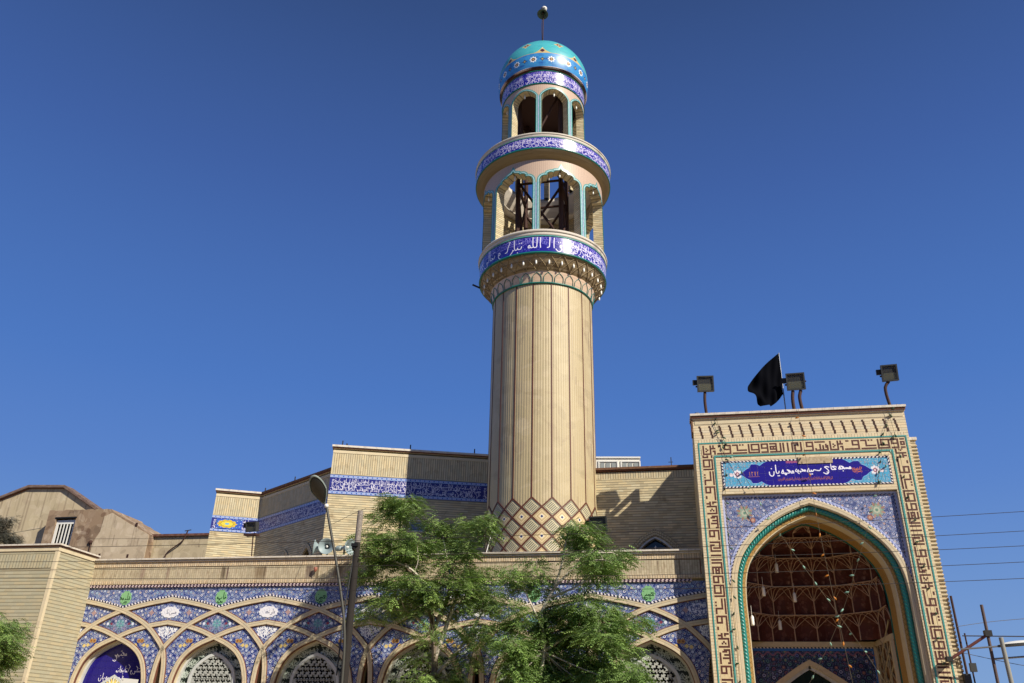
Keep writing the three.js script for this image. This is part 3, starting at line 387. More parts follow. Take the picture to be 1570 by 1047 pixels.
      const geo = (p, k) => { const g = new THREE.BufferGeometry(); g.setAttribute('position', new THREE.Float32BufferAttribute(p, 3)); g.computeVertexNormals(); const uv = new Float32Array(p.length / 3 * 2); for (let j = 0; j < p.length / 3; j++) { const x = p[j * 3], y = p[j * 3 + 1], z = p[j * 3 + 2]; uv[j * 2] = k === 1 ? Math.hypot(x, z) * 1 + Math.atan2(x, z) * .6 : Math.atan2(x, z) * r; uv[j * 2 + 1] = y; } g.setAttribute('uv', new THREE.BufferAttribute(uv, 2)); return g; };
      obj('arcade_wall', geo(pos[0], 0), wallM, T); obj('reveal', geo(pos[1], 1), revM, T); obj('pier_face', geo(pos[2], 2), pierM, T);
      // coloured edgings round each opening
      const round = [[c - half, y0], ...pts, [c + half, y0]].map((p) => [p[0] * r, p[1]]), M2 = (u, v, h) => outer(u / r, v, h);
      obj('edging', ribbon(round, .0, .028, -.01, .012, M2), M.tealDark, T); obj('edging', ribbon(round, .028, edge, -.01, .008, M2), edgeLight, T); obj('edging', ribbon(round, edge, edge + .028, -.01, .011, M2), M.teal, T);
    }
  }
  const edgeLight = mottled([150, 190, 200], { seed: 55, span: .3, amount: .25, rough: .35 });
  const zig = (() => { const [c, x] = canvas(256, 256); x.fillStyle = '#c8ae98'; x.fillRect(0, 0, 256, 256); x.strokeStyle = '#94807a'; x.lineWidth = 5; for (let j = -1; j < 17; j++) { x.beginPath(); for (let i = 0; i <= 16; i++) x.lineTo(i * 16, j * 16 + (i % 2) * 10); x.stroke(); } x.fillStyle = '#dccbb0'; for (let j = 0; j < 16; j++) for (let i = 0; i < 8; i++) x.fillRect(i * 32 + 6, j * 16 + 2, 5, 5); return glazed(c, { roughness: .5 }); })(); zig.map.repeat.set(1 / .6, 1 / .6);
  const lilac = mottled([170, 172, 206], { seed: 56, span: .4, amount: .16, rough: .35 });
  const multifoil = (h, s, a) => { const o = []; return [...smooth([[0, a], [.02, a - .07], [.06, a - .1], [.1, a - .13], [.118, a - .2]], 10), ...smooth([[.119, a - .2], [.16, a - .185], [.205, a - .23], [.222, a - .34]], 10), ...smooth([[.223, a - .34], [.27, a - .345], [.315, a - .41], [h, a - .55], [h, s]], 10)].map((p) => [Math.min(p[0], h), p[1]]); };
  const flatTop = (h, s, a) => smooth([[0, a], [.09, a - .03], [.17, a - .09], [.23, a - .16], [h - .03, a - .27], [h, s]], 16).map((p) => [Math.min(p[0], h), p[1]]);
  arcade({ r: 2.27, t: .36, y0: 17.36, y1: 20.5, half: .336, spring: 19.42, apex: 20.06, foils: multifoil, wallM: zig, revM: M.brickWarm, pierM: lilac, edge: .075 });
  arcade({ r: 1.655, t: .30, y0: 21.35, y1: 24.62, half: .325, spring: 24.02, apex: 24.38, foils: flatTop, wallM: zig, revM: M.brickWarm, pierM: lilac, edge: .06 });
  // upper balcony
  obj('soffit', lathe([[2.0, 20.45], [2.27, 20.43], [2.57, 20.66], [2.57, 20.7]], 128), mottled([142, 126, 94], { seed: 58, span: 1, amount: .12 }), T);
  obj('ring_moulding', [lathe([[2.5, 20.66], [2.595, 20.66], [2.605, 20.69], [2.59, 20.73]], 128)], M.tealDark, T);
  obj('inscription_band', tubeWall(2.585, 20.73, 2.6, 21.16), ringM(script(63), .3), T);
  obj('ring_moulding', lathe([[2.55, 21.16], [2.61, 21.16], [2.615, 21.18], [2.6, 21.2], [2.55, 21.2]], 128), M.teal, T);
  obj('balcony_rim', [lathe([[2.55, 21.19], [2.6, 21.2], [2.615, 21.28], [2.6, 21.29]], 128), lathe([[2.58, 21.285], [2.635, 21.3], [2.64, 21.35], [2.62, 21.38], [1.5, 21.39], [1.5, 21.2], [2.0, 20.6], [2.0, 20.45]], 128)], M.stone, T);
  obj('inscription_band', tubeWall(1.672, 24.64, 1.69, 25.24), ringM(script(65), .1), T);
  obj('ring_moulding', [lathe([[1.6, 24.6], [1.685, 24.6], [1.69, 24.62], [1.68, 24.65]], 128), lathe([[1.6, 25.23], [1.705, 25.23], [1.71, 25.26], [1.6, 25.27]], 128)], M.tealDark, T);
  // dome
  { const [c, x] = canvas(2048, 640), W = 2048, H = 640, hb = 118, r = rng(71); // bottom band hb px tall
    x.fillStyle = '#48aeb8'; x.fillRect(0, 0, W, H); for (let i = 0; i < 1400; i++) { x.fillStyle = ['rgba(60,190,170,.14)', 'rgba(10,120,140,.14)', 'rgba(120,220,200,.09)'][i % 3]; x.fillRect(Math.floor(r() * 64) * 32, Math.floor(r() * 40) * 16, 32, 16); }
    x.fillStyle = '#3a8aca'; x.fillRect(0, H - hb, W, hb); for (let i = 0; i < 500; i++) { x.fillStyle = i % 2 ? 'rgba(60,170,220,.2)' : 'rgba(10,60,150,.2)'; x.fillRect(r() * W, H - hb + Math.floor(r() * 8) * 16, 32, 16); }
    x.fillStyle = '#b8a070'; x.fillRect(0, H - hb - 4, W, 5);
    for (let i = 0; i < 16; i++) { const X = (i + .5) * 128, Y = H - 62; x.fillStyle = '#f0f0ee'; x.beginPath(); for (let q = 0; q < 16; q++) { const a = q / 16 * 2 * PI, R = q % 2 ? 19 : 29; x.lineTo(X + Math.cos(a) * R, Y + Math.sin(a) * R); } x.fill(); blot(x, X, Y, 14, '#5a3a3a', 6); blot(x, X, Y, 6, '#d8b060', 6); star4(x, X + 64, Y + 2, 19, '#3a3440'); star4(x, X + 64, Y + 2, 10, '#b0a070'); }
    for (let i = 0; i < 8; i++) { const X = i * 256 + 128, Y = H - hb; x.fillStyle = '#c8b078'; x.beginPath(); x.moveTo(X - 76, Y); x.quadraticCurveTo(X - 26, Y - 10, X, Y - 66); x.quadraticCurveTo(X + 26, Y - 10, X + 76, Y); x.fill(); blot(x, X, Y - 26, 15, '#4a2030', 4); x.fillStyle = '#e0d0a0'; x.fillRect(X - 3, Y - 64, 6, 18); const X2 = X + 128, Y2 = Y - 128; star4(x, X2, Y2, 44, '#c8b078'); blot(x, X2, Y2, 18, '#5a2030', 4); blot(x, X2, Y2, 7, '#e8d8b0', 4); }
    const t = texture(c); t.offset.x = .5; const pts = [], yc = 25.95, R = 1.86; const a0 = Math.asin((25.4 - yc) / R); for (let i = 0; i <= 40; i++) { const a = lerp(a0, PI / 2, i / 40), k = a > 0 ? 1 : 1; pts.push([Math.max(.001, R * Math.cos(a)), yc + R * .99 * Math.sin(a) * k]); }
    const d = obj('dome', lathe(pts, 96), new THREE.MeshPhysicalMaterial({ map: t, roughness: .4, clearcoat: .4, clearcoatRoughness: .2 }), T); d.rotation.y = FACE - PI / 8 - .02;
    obj('dome_cord', [lathe([[1.6, 25.36], [1.78, 25.36], [1.8, 25.385], [1.77, 25.41]], 96)], cordRed, T);
    obj('dome_soffit', lathe([[1.6, 25.27], [1.72, 25.36]], 96), M.brown, T);
  }
  // iron frame inside the open balconies
  { const f = []; const P = (a, r, y) => [r * Math.sin(a + FACE), y, r * Math.cos(a + FACE)];
    for (let i = 0; i < 4; i++) { const a = i * PI / 2 + .62; f.push(rod(P(a, 1.15, 15.6), P(a, 1.15, 25.2), .085, .085, 4)); f.push(rod(P(a, 1.15, 17.6), P(a + PI / 2, 1.15, 20.2), .055, .055, 4)); f.push(rod(P(a + PI / 2, 1.15, 17.9), P(a, 1.15, 20.6), .05, .05, 4)); f.push(rod(P(a, 1.15, 21.3), P(a + PI / 2, 1.15, 24.8), .05, .05, 4)); f.push(rod(P(a, 1.15, 20.5), P(a + PI / 2, 1.15, 20.5), .06, .06, 4)); }
    obj('iron_frame', f, M.rust, T);
    obj('floor', [lathe([[0, 21.2], [1.9, 21.2], [1.9, 21.1], [0, 21.1]], 48)].slice(0, 0).concat(lathe([[1.62, 20.5], [1.95, 20.5], [1.95, 20.42], [1.62, 20.42], [1.62, 20.5]], 48)), M.stone, T);
    obj('ceiling', lathe([[0, 24.7], [1.5, 24.7]], 48), M.rust, T);
    obj('floor', lathe([[0.9, 17.2], [1.8, 17.2]], 48), M.stone, T);
    obj('drain_pipe', rod([-2.28, 16.42, .25], [-2.55, 16.55, .3], .035), M.black, T); }
  const mast = obj('mast', [tube([[-.02, 27.7, 0], [-.02, 29, .01], [0, 30.1, 0]], .022, 6), tube([[-.05, 28.5, 0], [-.07, 29.6, 0], [-.02, 30.05, 0]], .01, 5)], M.rust, T);
}
// loudspeaker on the mast
function hornGeo() { return lathe([[.03, -.02], [.04, .1], [.09, .2], [.16, .28], [.24, .33], [.245, .335], [.235, .34], [.15, .29], [.08, .21], [.03, .12]], 32); }
{ const t = thing('loudspeaker', 'grey green loudspeaker on the mast above the turquoise dome', 'loudspeaker', [12.74, 30.42, -2]);
  t.rotation.set(PI - .25, 0, .12); obj('horn', [hornGeo()], plain(0x4c5a4c, .5), t); obj('driver', lathe([[0, -.2], [.1, -.2], [.12, -.16], [.12, -.03], [.05, 0], [0, 0]], 20), M.white, t); obj('bracket', [box(-.1, .1, .04, .07, -.16, -.13), rod([0, .3, 0], [0, .06, 0], .03)], M.rust, t); }
// bulbs hung round the balcony and in the arches
{ const proto = () => { const g = new THREE.Group(); obj('bulb', [lathe([[0, -.16], [.028, -.15], [.034, -.1], [.03, -.03], [.018, 0]], 10)], M.lamp, g); obj('socket', lathe([[.02, 0], [.022, .05], [.008, .06], [.006, .14]], 8), M.white, g); return g; };
  let first = null; const A0 = THREE.MathUtils.degToRad(8.4);
  const hang = (x, y, z, label, group) => { let o; if (!first) { o = first = proto(); } else { o = first.clone(); } o.name = numbered('light_bulb'); o.position.set(x, y, z); scene.add(o); tag(o, label, 'light bulb', group); };
  for (let i = -8; i < 9; i++) { const a = A0 + (i + .5) * 2 * PI / 30; hang(12.72 + 2.13 * Math.sin(a), 16.26, -2 + 2.13 * Math.cos(a), 'small white bulb hanging under the lower balcony inscription ring', 'bulbs under the lower balcony'); }
  const ord = ['left rear', 'leftmost visible', 'front left', 'front right', 'rightmost visible', 'right rear'];
  for (let i = -3; i < 3; i++) { const a = A0 - 6 * PI / 180 + (i + .5) * PI / 4; hang(12.72 + 2.12 * Math.sin(a), 19.95, -2 + 2.12 * Math.cos(a), 'white bulb hanging at the tip of the ' + ord[i + 3] + ' lower balcony arch'); hang(12.72 + 1.5 * Math.sin(a), 24.3, -2 + 1.5 * Math.cos(a), 'white bulb hanging in the ' + ord[i + 3] + ' opening below the dome'); }
}

// ---------------------------------------------------------------- prayer hall walls above the roof
const hallScript = (() => { const [c, x] = canvas(2048, 256), r = rng(91); x.fillStyle = '#272a78'; x.fillRect(0, 0, 2048, 256);
  x.strokeStyle = '#5560b0'; for (let i = 0; i < 160; i++) { x.lineWidth = 3; x.beginPath(); x.arc(r() * 2048, r() * 256, 5 + r() * 16, r() * 6, r() * 6 + 3); x.stroke(); } scribble(x, 0, 2048, 44, 212, '#dad8e4', 92, 5, [[.76, .62], [.5, .46], [.9, .4], [.3, .3]]);
  for (const y of [0, 216]) { x.fillStyle = '#93a9d6'; x.fillRect(0, y, 2048, 40); for (let i = 0; i < 64; i++) { x.fillStyle = i % 2 ? '#33449c' : '#c88a96'; x.beginPath(); x.arc(i * 32 + 16, y + 20, i % 2 ? 9 : 5, 0, 7); x.fill(); } x.fillStyle = '#24306c'; x.fillRect(0, y ? 214 : 38, 2048, 4); x.fillRect(0, y ? 250 : 0, 2048, 5); } return glazed(c, { roughness: .35 }); })();
const hall = thing('prayer_hall', 'cream brick prayer hall walls with a dark blue script frieze behind the parapet', 'prayer hall', [0, 0, 0]);
function wallPiece({ a, b, y0, y1, fr, name = 'wall', holes = [], coping = M.stone, parent = hall, thick = .5 }) { // a wall seen from a (left) to b (right)
  const len = Math.hypot(b[0] - a[0], b[1] - a[1]), G = new THREE.Group(); G.name = name; G.position.set(a[0], 0, a[1]); G.rotation.y = Math.atan2(-(b[1] - a[1]), b[0] - a[0]); parent.add(G);
  const top = fr ? fr[1] + .04 : y1 - .3;
  obj('brickwork', prism([[0, y0], [len, y0], [len, top], [0, top]], -thick, 0, holes), M.brickWarm, G);
  if (fr) { obj('soldier_course', box(0, len, fr[1] + .04, y1 - .12, -thick, .0), M.brickWarmUp, G); obj('brick_band', [box(0, len, y1 - .22, y1 - .12, 0, .015), box(0, len, y1 - .06, y1, -thick, .03)], M.cream, G);
    const g = box(0, len, fr[0], fr[1], 0, .02), u = g.attributes.uv, p = g.attributes.position; for (let i = 0; i < p.count; i++) u.setXY(i, p.getX(i) / 5.4, (p.getY(i) - fr[0]) / (fr[1] - fr[0])); obj('script_frieze', g, hallScript, G); }
  else obj('soldier_course', box(0, len, top, y1 - .08, -thick, .0), M.brickWarmUp, G);
  obj('coping', [box(-.05, len + .05, y1 - .01, y1 + .06, -thick, .10)], coping, G); obj('coping_underside', box(-.03, len + .03, y1 - .05, y1 - .01, -thick, .06), M.brownLine, G);
  return G;
}
const brownCoping = mottled([110, 78, 58], { seed: 96, span: 1, amount: .2 });
{
  wallPiece({ a: [5.03, -2.83], b: [11.9, -5.11], y0: 6, y1: 10.94, fr: [9.22, 9.92], holes: [[[2.9, 8.06], [3.46, 8.06], [3.46, 8.46], [2.9, 8.46]]] });
  wallPiece({ a: [5.85, -7.0], b: [5.16, -3.34], y0: 6, y1: 10.94 - .004, fr: [9.22, 9.92], name: 'side_wall', coping: brownCoping });
  const pointed = (c, w, base, ap) => [[c - w, base], [c - w, base + .1], ...arch(smooth([[0, ap], [w * .35, ap - .12], [w * .75, ap - .38], [w, base + .1]], 8), c).slice(1, -1), [c + w, base + .1], [c + w, base]];
  const C = wallPiece({ a: [.989, -5.828], b: [5.0, -3.0], y0: 6, y1: 10.14, fr: [8.56, 9.17], name: 'side_wall', coping: brownCoping, holes: [pointed(2.39, .46, 6.6, 7.66), pointed(3.86, .52, 6.6, 7.7)] });
  for (const [c, w, ap] of [[2.39, .46, 7.66], [3.86, .52, 7.7]]) { const p = pointed(c, w, 6.6, ap); obj('window', ribbon(p, .0, .07, -.22, -.12, flat(0)), M.stone, C); obj('window_pane', prism(p, -.3, -.25), M.glass, C); obj('brick_arch', ribbon(p.slice(1, -1), -.16, -.02, -.05, .03, flat(0)), M.brickWarmUp, C); }
  wallPiece({ a: [-.868 + .28, -4.968 - .13], b: [.989, -5.828], y0: 6, y1: 10.14, fr: [8.56, 9.17] });
  wallPiece({ a: [-.3, -8.5], b: [-.5, -5.6], y0: 6, y1: 10.13, name: 'side_wall' });
  // yellow lozenge at the end of the short frieze
  const [c, x] = canvas(512, 256); x.fillStyle = '#3a56b0'; x.fillRect(0, 0, 512, 256); for (let i = 0; i < 60; i++) { x.fillStyle = ['#7fa0d8', '#2f9a58', '#e0e4f0'][i % 3]; x.beginPath(); x.arc((i * 97) % 512, (i * 53) % 256, 8, 0, 7); x.fill(); }
  x.save(); x.translate(215, 128); x.scale(1.75, 1); blot(x, 0, 0, 104, '#d2b22a', 10); blot(x, 0, 0, 82, '#b8961c', 8); blot(x, 0, 0, 66, '#dcc648', 10); for (let i = 0; i < 10; i++) blot(x, Math.cos(i * .628) * 74, Math.sin(i * .628) * 74, 9, '#8aa060', 5); blot(x, 0, 0, 26, '#6fa8c8', 6); x.restore();
  const gg = box(.18, 1.15, 8.68, 9.05, .018, .032), u = gg.attributes.uv, p = gg.attributes.position; for (let i = 0; i < p.count; i++) u.setXY(i, (p.getX(i) - .18) / .97, (p.getY(i) - 8.68) / .37);
  const host = hall.children.filter((o) => o.name === 'wall')[1]; obj('yellow_tile', gg, glazed(c), host);
  // little louvred window in the front wall
  const A = hall.children[0], sl = []; for (let i = 0; i < 6; i++) { const g = box(2.93, 3.43, 8.09 + i * .06, 8.13 + i * .06, -.16, -.1); sl.push(g); } obj('louvre', sl, M.steel, A); obj('pane', box(2.9, 3.46, 8.06, 8.46, -.3, -.24), M.glass, A); obj('frame', ribbon([[2.9, 8.06], [3.46, 8.06], [3.46, 8.46], [2.9, 8.46]], -.0, .03, -.12, -.02, flat(0), true), M.marble, A);
  obj('roof', prism([[-.1, 6.0], [1.1, 6.5], [5.2, 3.7], [5.7, 3.6], [11.8, 5.7], [11.8, 9], [-.1, 9]], 0, .1).rotateX(-PI / 2).translate(0, 9.6, 0), M.roof, hall);
}
const rear = thing('rear_wall', 'cream brick wall with a small pointed window between minaret and portal', 'wall', [0, 0, 0]);
{
  const c = 16.25 - 13.2, w = .62, h = [[c - w, 6.3], [c - w, 6.85], ...arch(smooth([[0, 7.32], [.2, 7.22], [.42, 7.05], [.62, 6.82]], 8), c).slice(1, -1), [c + w, 6.85], [c + w, 6.3]];
  const G = wallPiece({ a: [13.2, -2.0], b: [17.6, -1.94], y0: 6, y1: 9.46, parent: rear, holes: [h], coping: brownCoping, name: 'wall_face' });
  obj('window_frame', ribbon(h, -.06, .1, -.3, -.03, flat(0)), M.marble, G); obj('window_pane', prism(h, -.35, -.28), M.glass, G);
  const br = h.slice(1, -1); for (let i = 0; i < 22; i++) { const t = i / 21, k = t * (br.length - 1), a = br[Math.floor(k)], b = br[Math.min(br.length - 1, Math.ceil(k))], f = k - Math.floor(k), p = [lerp(a[0], b[0], f), lerp(a[1], b[1], f)]; const dx = p[0] - c, dy = p[1] - 6.3, l = Math.hypot(dx, dy), g = box(-.026, .026, 0, .19, -.02, .035); g.rotateZ(Math.atan2(-dx, dy)); g.translate(p[0] + dx / l * .015, p[1] + dy / l * .015, 0); obj('brick', g, M.brickWarm, G); }
  obj('finial', [rod([3.05, 6.62, -.06], [3.05, 6.95, -.06], .02), lathe([[0, .05], [.04, 0], [0, -.05]], 10).translate(3.05, 6.98, -.06)], M.white, G);
}
// ---------------------------------------------------------------- entrance portal
const portal = thing('entrance_portal', 'tall cream brick entrance portal with deep pointed arch and square brown lettering', 'portal', [0, 0, 0]);
{
  const T = portal, X0 = 17.55, X1 = 23.36, IX0 = 18.175, IX1 = 22.79, IY = 7.87, CX = 20.49, TOP = 10.1;
  const pb = brick([214, 188, 138], { seed: 101, course: .075, len: .25, joints: .82, joint: .012, vary: .07, bump: .004 });
  const pbUp = brick([214, 188, 138], { seed: 102, course: .075, len: .25, joints: .8, joint: .012, vary: .07, bump: .004, upright: true });
  obj('frame_wall', prism([[X0, 0], [X1, 0], [X1, TOP], [X0, TOP]], .1, .6, [[[IX0, .001], [IX0, IY], [IX1, IY], [IX1, .001]]]), pb, T);
  // sides and roof behind the frame: the outline steps down towards the back
  const prof = [[-.1, 0], [-.1, 10.08], [.5, 10.08], [1.2, 9.33], [1.2, 9.0], [3.3, 9.0], [3.3, 0]];
  for (const [a, b] of [[X0 + .004, X0 + .75], [X1 - .8, X1 - .004]]) { const g = prism(prof.map((p) => [p[0], p[1]]), a, b); g.rotateY(PI / 2); obj('side_wall', uvm(fin(g)), M.brick, T); }
  obj('roof', [box(X0 + .7, X1 - .7, 8.0, 8.9, -3.3, .1)], M.brick, T); obj('back_wall', [box(X0 + .7, X1 - .7, 0, 8, -3.5, -3.25)], M.brick, T);
  // coping and cornice
  obj('coping', [box(X0 - .07, X1 + .05, 10.19, 10.255, .0, .72)], M.stone, T); obj('cornice', [box(X0 - .05, X1 + .035, 10.13, 10.19, .02, .68)], M.brownLine, T); obj('cornice', [box(X0 - .03, X1 + .02, TOP, 10.13, .05, .645)], M.stone, T);
  obj('cornice', [box(X0 - .045, X0 - .002, 9.72, 10.13, .05, .62)], brownCoping, T);
  obj('brick_band', [box(X0 + .05, X1 - .05, 9.945, 10.04, .6, .612)], M.cream, T);
  obj('soldier_course', [box(X0 + .11, X1 - .09, 9.385, 9.48, .6, .606)], pbUp, T);
  const darkBrown = plain(0x3c2016, .8);
  // 20 slanting toothed slots
  for (let i = 0; i < 20; i++) { const x = 17.73 + i * .2805, g = []; for (let j = 0; j < 7; j++) g.push(box(x + j * .011 - .026 + (j % 2) * .011, x + j * .011 + .026 + (j % 2) * .011, 9.89 - (j + 1) * .054, 9.89 - j * .054, .59, .607)); obj('slot', g, darkBrown, T); }
  // turquoise lines
  const rect = (x0, x1, y1) => [[x0, 0], [x0, y1], [x1, y1], [x1, 0]];
  obj('turquoise_line', ribbon(rect(17.665, 23.275, 9.365), -.017, .017, -.02, .014, flat(.6)), M.teal, T);
  obj('turquoise_line', ribbon(rect(18.085, 22.86, 8.965), -.02, .02, -.02, .02, flat(.6)), M.teal, T);
  // square lettering, seven cells high
  const G = ['#....#.#. .##..##### ####.#.#.. #.###### ##### #####..# #..#. #####.# ..##### #######..', '#....#.#. .....#...# ...#...... #.#....# #...# ....#..# #..#. #...#.# ..#...# .........', '#.#..#### .....#...# ...#...... #.#....# #...# #####..# #..#. #.#.#.# ..#...# ...#...#.', '#..#.#... .....##### ...#...... #.#....# ##### #.#.#..# #..#. #.#...# ..##### ...#.#.##', '#.#..#.## .........# ...####### #.###### ....# #####..# #..#. #.#...# ......# ...#.#.##', '#....#..# .........# .......... #......# ....# ....#..# #..#. #.#...# ......# #..#.#..#', '######..# ########## ########## ######## ##### ######## #..#. #.##### ####### #########'].map((s) => s.replace(/ /g, '.') + '.');
  const kw = G[0].length, [kc, kx] = canvas(kw * 12, 7 * 12 + 8); kx.fillStyle = '#d0bd94'; kx.fillRect(0, 0, kc.width, kc.height); { const r = rng(5); for (let i = 0; i < 900; i++) { kx.fillStyle = r() < .5 ? 'rgba(120,90,50,.09)' : 'rgba(255,245,220,.1)'; kx.fillRect(r() * kc.width, r() * kc.height, 18, 4); } }
  G.forEach((row, j) => [...row].forEach((ch, i) => { if (ch === '#') { kx.fillStyle = ['#4c211a', '#54261c', '#461d14'][(i * 7 + j * 3) % 3]; kx.fillRect(i * 12, 4 + j * 12, 14.8, 14.4); } }));
  const kM = new THREE.MeshStandardMaterial({ map: texture(kc), roughness: .65 }); const period = kw * .0395;
  { const pts = [[17.875, 0], [17.875, 9.165], [23.07, 9.165], [23.07, 0]]; // one band that turns two corners
    const run = (g, f) => { const u = g.attributes.uv, p = g.attributes.position; for (let i = 0; i < p.count; i++) u.setXY(i, ...f(p.getX(i), p.getY(i))); return g; };
    const hb = .151; obj('lettering_band', run(box(17.72, 23.22, 9.165 - hb, 9.165 + hb, .59, .604), (x, y) => [(x - 17.76) / period, (y - 9.165) / (2 * hb) + .5]), kM, T);
    obj('lettering_band', run(box(17.72, 18.03, .3, 9.005, .59, .6035), (x, y) => [(y - .35) / period, (17.875 - x) / (2 * hb) + .5]), kM, T);
    obj('lettering_band', run(box(22.915, 23.225, .3, 9.005, .59, .6035), (x, y) => [(9.1 - y) / period, (x - 23.07) / (2 * hb) + .5]), kM, T); }
  // name panel: square glazed tiles
  { const x0 = 18.245, x1 = 22.735, y0 = 8.03, y1 = 8.81, w = x1 - x0, h = y1 - y0, [c, x] = canvas(2048, Math.round(2048 * h / w)), Wd = c.width, Hd = c.height, k = Wd / w;
    floral(x, Wd, Hd, k, { seed: 111, n: 330, bg: [84, 166, 204], size: .018, petals: ['#b8dcec', '#e8e4e8', '#7ab8d8', '#d8a8a0'], cores: ['#3a6ab0', '#c87a6a', '#f0f0f0'], vine: '#4f8fb8', leaf: ['#3f86b8', '#c8e0e8', '#b08a8a', '#6ab4c8'] });
    for (const s of [-1, 1]) { const X = Wd / 2 + s * 1.83 * k; blot(x, X, Hd * .5, .12 * k, '#e8e4ea', 8); blot(x, X, Hd * .5, .06 * k, '#a05a6a', 4); blot(x, X, Hd * .5, .03 * k, '#e8d8d8', 4); for (const q of [-1, 1]) blot(x, X + q * .17 * k, Hd * .52, .05 * k, '#e8d8dc', 5); }
    const half = [[0, .36], [.98, .36], [1.1, .31], [1.2, .235], [1.3, .28], [1.44, .28], [1.5, .18], [1.6, .13], [1.66, .08], [1.78, .0]]; x.fillStyle = '#251a86'; x.beginPath(); const put = (p) => x.lineTo(Wd / 2 + p[0] * k, Hd / 2 - p[1] * k);
    half.forEach(put); half.slice().reverse().forEach((p) => put([p[0], -p[1]])); half.forEach((p) => put([-p[0], -p[1]])); half.slice().reverse().forEach((p) => put([-p[0], p[1]])); x.closePath(); x.fill(); x.strokeStyle = '#7fb8e0'; x.lineWidth = 7; x.stroke();
    x.strokeStyle = x.fillStyle = '#f4f2fa'; const s = .228 * k, lw = .027 * k; let X = Wd / 2 + 1.22 * k, Y = Hd / 2 - .03 * k;
    X = write(x, 'mim sin_m hah_m:u1 dal_f', X, Y - .03 * k, s * .86, lw); X = write(x, '_ hah alef_f _ hah_f:u1 __', X, Y - .02 * k, s, lw); X = write(x, 'sin_long tooth_m:u2 dal_f _', X, Y + .02 * k, s, lw); X = write(x, 'mim hah_m mim_m waw_f dal _', X + .02 * k, Y, s * .66, lw * .85); X = write(x, 'mim hah_m mim_m dal_f _ tooth:u2 alef_f _ nun_f:o1', X, Y + .04 * k, s, lw);
    scribble(x, Wd / 2 - .78 * k, Wd / 2 + .72 * k, Hd / 2 + .13 * k, Hd / 2 + .25 * k, '#b0684c', 112, 2.6, [[.7, .6], [.5, .4]]); scribble(x, Wd / 2 - .5 * k, Wd / 2 + .2 * k, Hd / 2 - .345 * k, Hd / 2 - .27 * k, '#b0607a', 113, 3); scribble(x, Wd / 2 + 1.22 * k, Wd / 2 + 1.5 * k, Hd / 2 - .1 * k, Hd / 2 + .06 * k, '#c8704a', 114, 4);
    // the year in Persian digits
    x.strokeStyle = '#d08a4a'; const dg = { 1: [[[0, .5], [.05, -.5]]], 3: [[[-.25, .5], [-.22, .2], [-.1, .45], [0, .2], [.12, .45], [.22, .3], [.2, .5]], [[-.22, .4], [-.1, -.5]]], 7: [[[-.22, .5], [0, -.5]], [[.22, .5], [0, -.5]]], 2: [[[-.2, .5], [-.15, .2], [0, .22], [.18, .5]], [[-.18, .4], [-.06, -.5]]] };
    [1, 3, 7, 2].forEach((d, i) => { for (const st of dg[d]) pen(x, st.length > 2 ? st.map((p) => [Wd / 2 + (-1.5 + i * .075 + p[0] * .07) * k, Hd / 2 + (.0 - p[1] * .11) * k]) : st.map((p) => [Wd / 2 + (-1.5 + i * .075 + p[0] * .07) * k, Hd / 2 + (.0 - p[1] * .11) * k]), 5); }); x.fillStyle = '#d08a4a'; x.fillRect(Wd / 2 - 1.54 * k, Hd / 2 + .08 * k, .3 * k, 4);
    const pm = glazed(c, { roughness: .28 }), sign = new THREE.Group(); sign.name = 'name_panel'; T.add(sign); const nx = 23, ny = 4, tw = w / nx, th = h / ny, r = rng(7);
    for (let i = 0; i < nx; i++) for (let j = 0; j < ny; j++) { const a = x0 + i * tw, b = y0 + j * th, g = box(a + .003, a + tw - .003, b + .003, b + th - .003, .59, .606 + r() * .0015), u = g.attributes.uv, p = g.attributes.position; for (let q = 0; q < p.count; q++) u.setXY(q, (p.getX(q) - x0) / w, (p.getY(q) - y0) / h); obj('tile', g, pm, sign); }
    obj('joint_bed', box(x0, x1, y0, y1, .595, .603), plain(0x8f8ab8, .5), sign); obj('cord', ribbon([[x0, y0], [x1, y0], [x1, y1], [x0, y1]], -.004, .042, -.01, .016, flat(.6), true), dashes('#2a2240', '#e6e0dc', 10), sign);
    obj('sheet', box(20.33, 21.25, 8.66, 8.85, .606, .63), mottled([176, 158, 130], { seed: 119, span: .6, amount: .2 }), sign); }
  // recess: brick field with the arch cut out, spandrel tiles, mouldings
  const HALF = smooth([[0, 7.715], [.45, 7.555], [.95, 7.315], [1.46, 6.95], [1.84, 6.56], [2.08, 6.185], [2.235, 5.72], [2.295, 5.17], [2.295, 4.2], [2.295, 0]], 70), line = arch(HALF, CX);
  const inset = (d) => arch(HALF.map((p, i) => { const a = HALF[Math.max(0, i - 1)], b = HALF[Math.min(HALF.length - 1, i + 1)]; let n = [(b[1] - a[1]), -(b[0] - a[0])]; const l = Math.hypot(...n); n = n.map((v) => v / l); if (!i) return [0, p[1] - d * 1.14]; return [Math.max(0, p[0] + n[0] * d), p[1] + n[1] * d]; }).filter((p, i) => i === 0 || p[0] > .02), CX);
  obj('spandrel_wall', prism([[IX0, 0], [IX1, 0], [IX1, IY], [IX0, IY]].map((p) => p), .1, .45, [[...line.map((p) => [Math.min(IX1 - .002, Math.max(IX0 + .002, p[0])), Math.max(.002, p[1])])]]), pb, T);
  const paleM = (() => { const [c, x] = canvas(256, 64); x.fillStyle = '#a9b2d8'; x.fillRect(0, 0, 256, 64); for (let i = 0; i < 16; i++) { blot(x, i * 16 + 8, 32 + (i % 2 ? 10 : -10), 7, i % 2 ? '#6a74b4' : '#d4d8ec', 5); } const t = texture(c, true, 1 / .8, 1 / .14); return new THREE.MeshPhysicalMaterial({ map: t, roughness: .35 }); })();
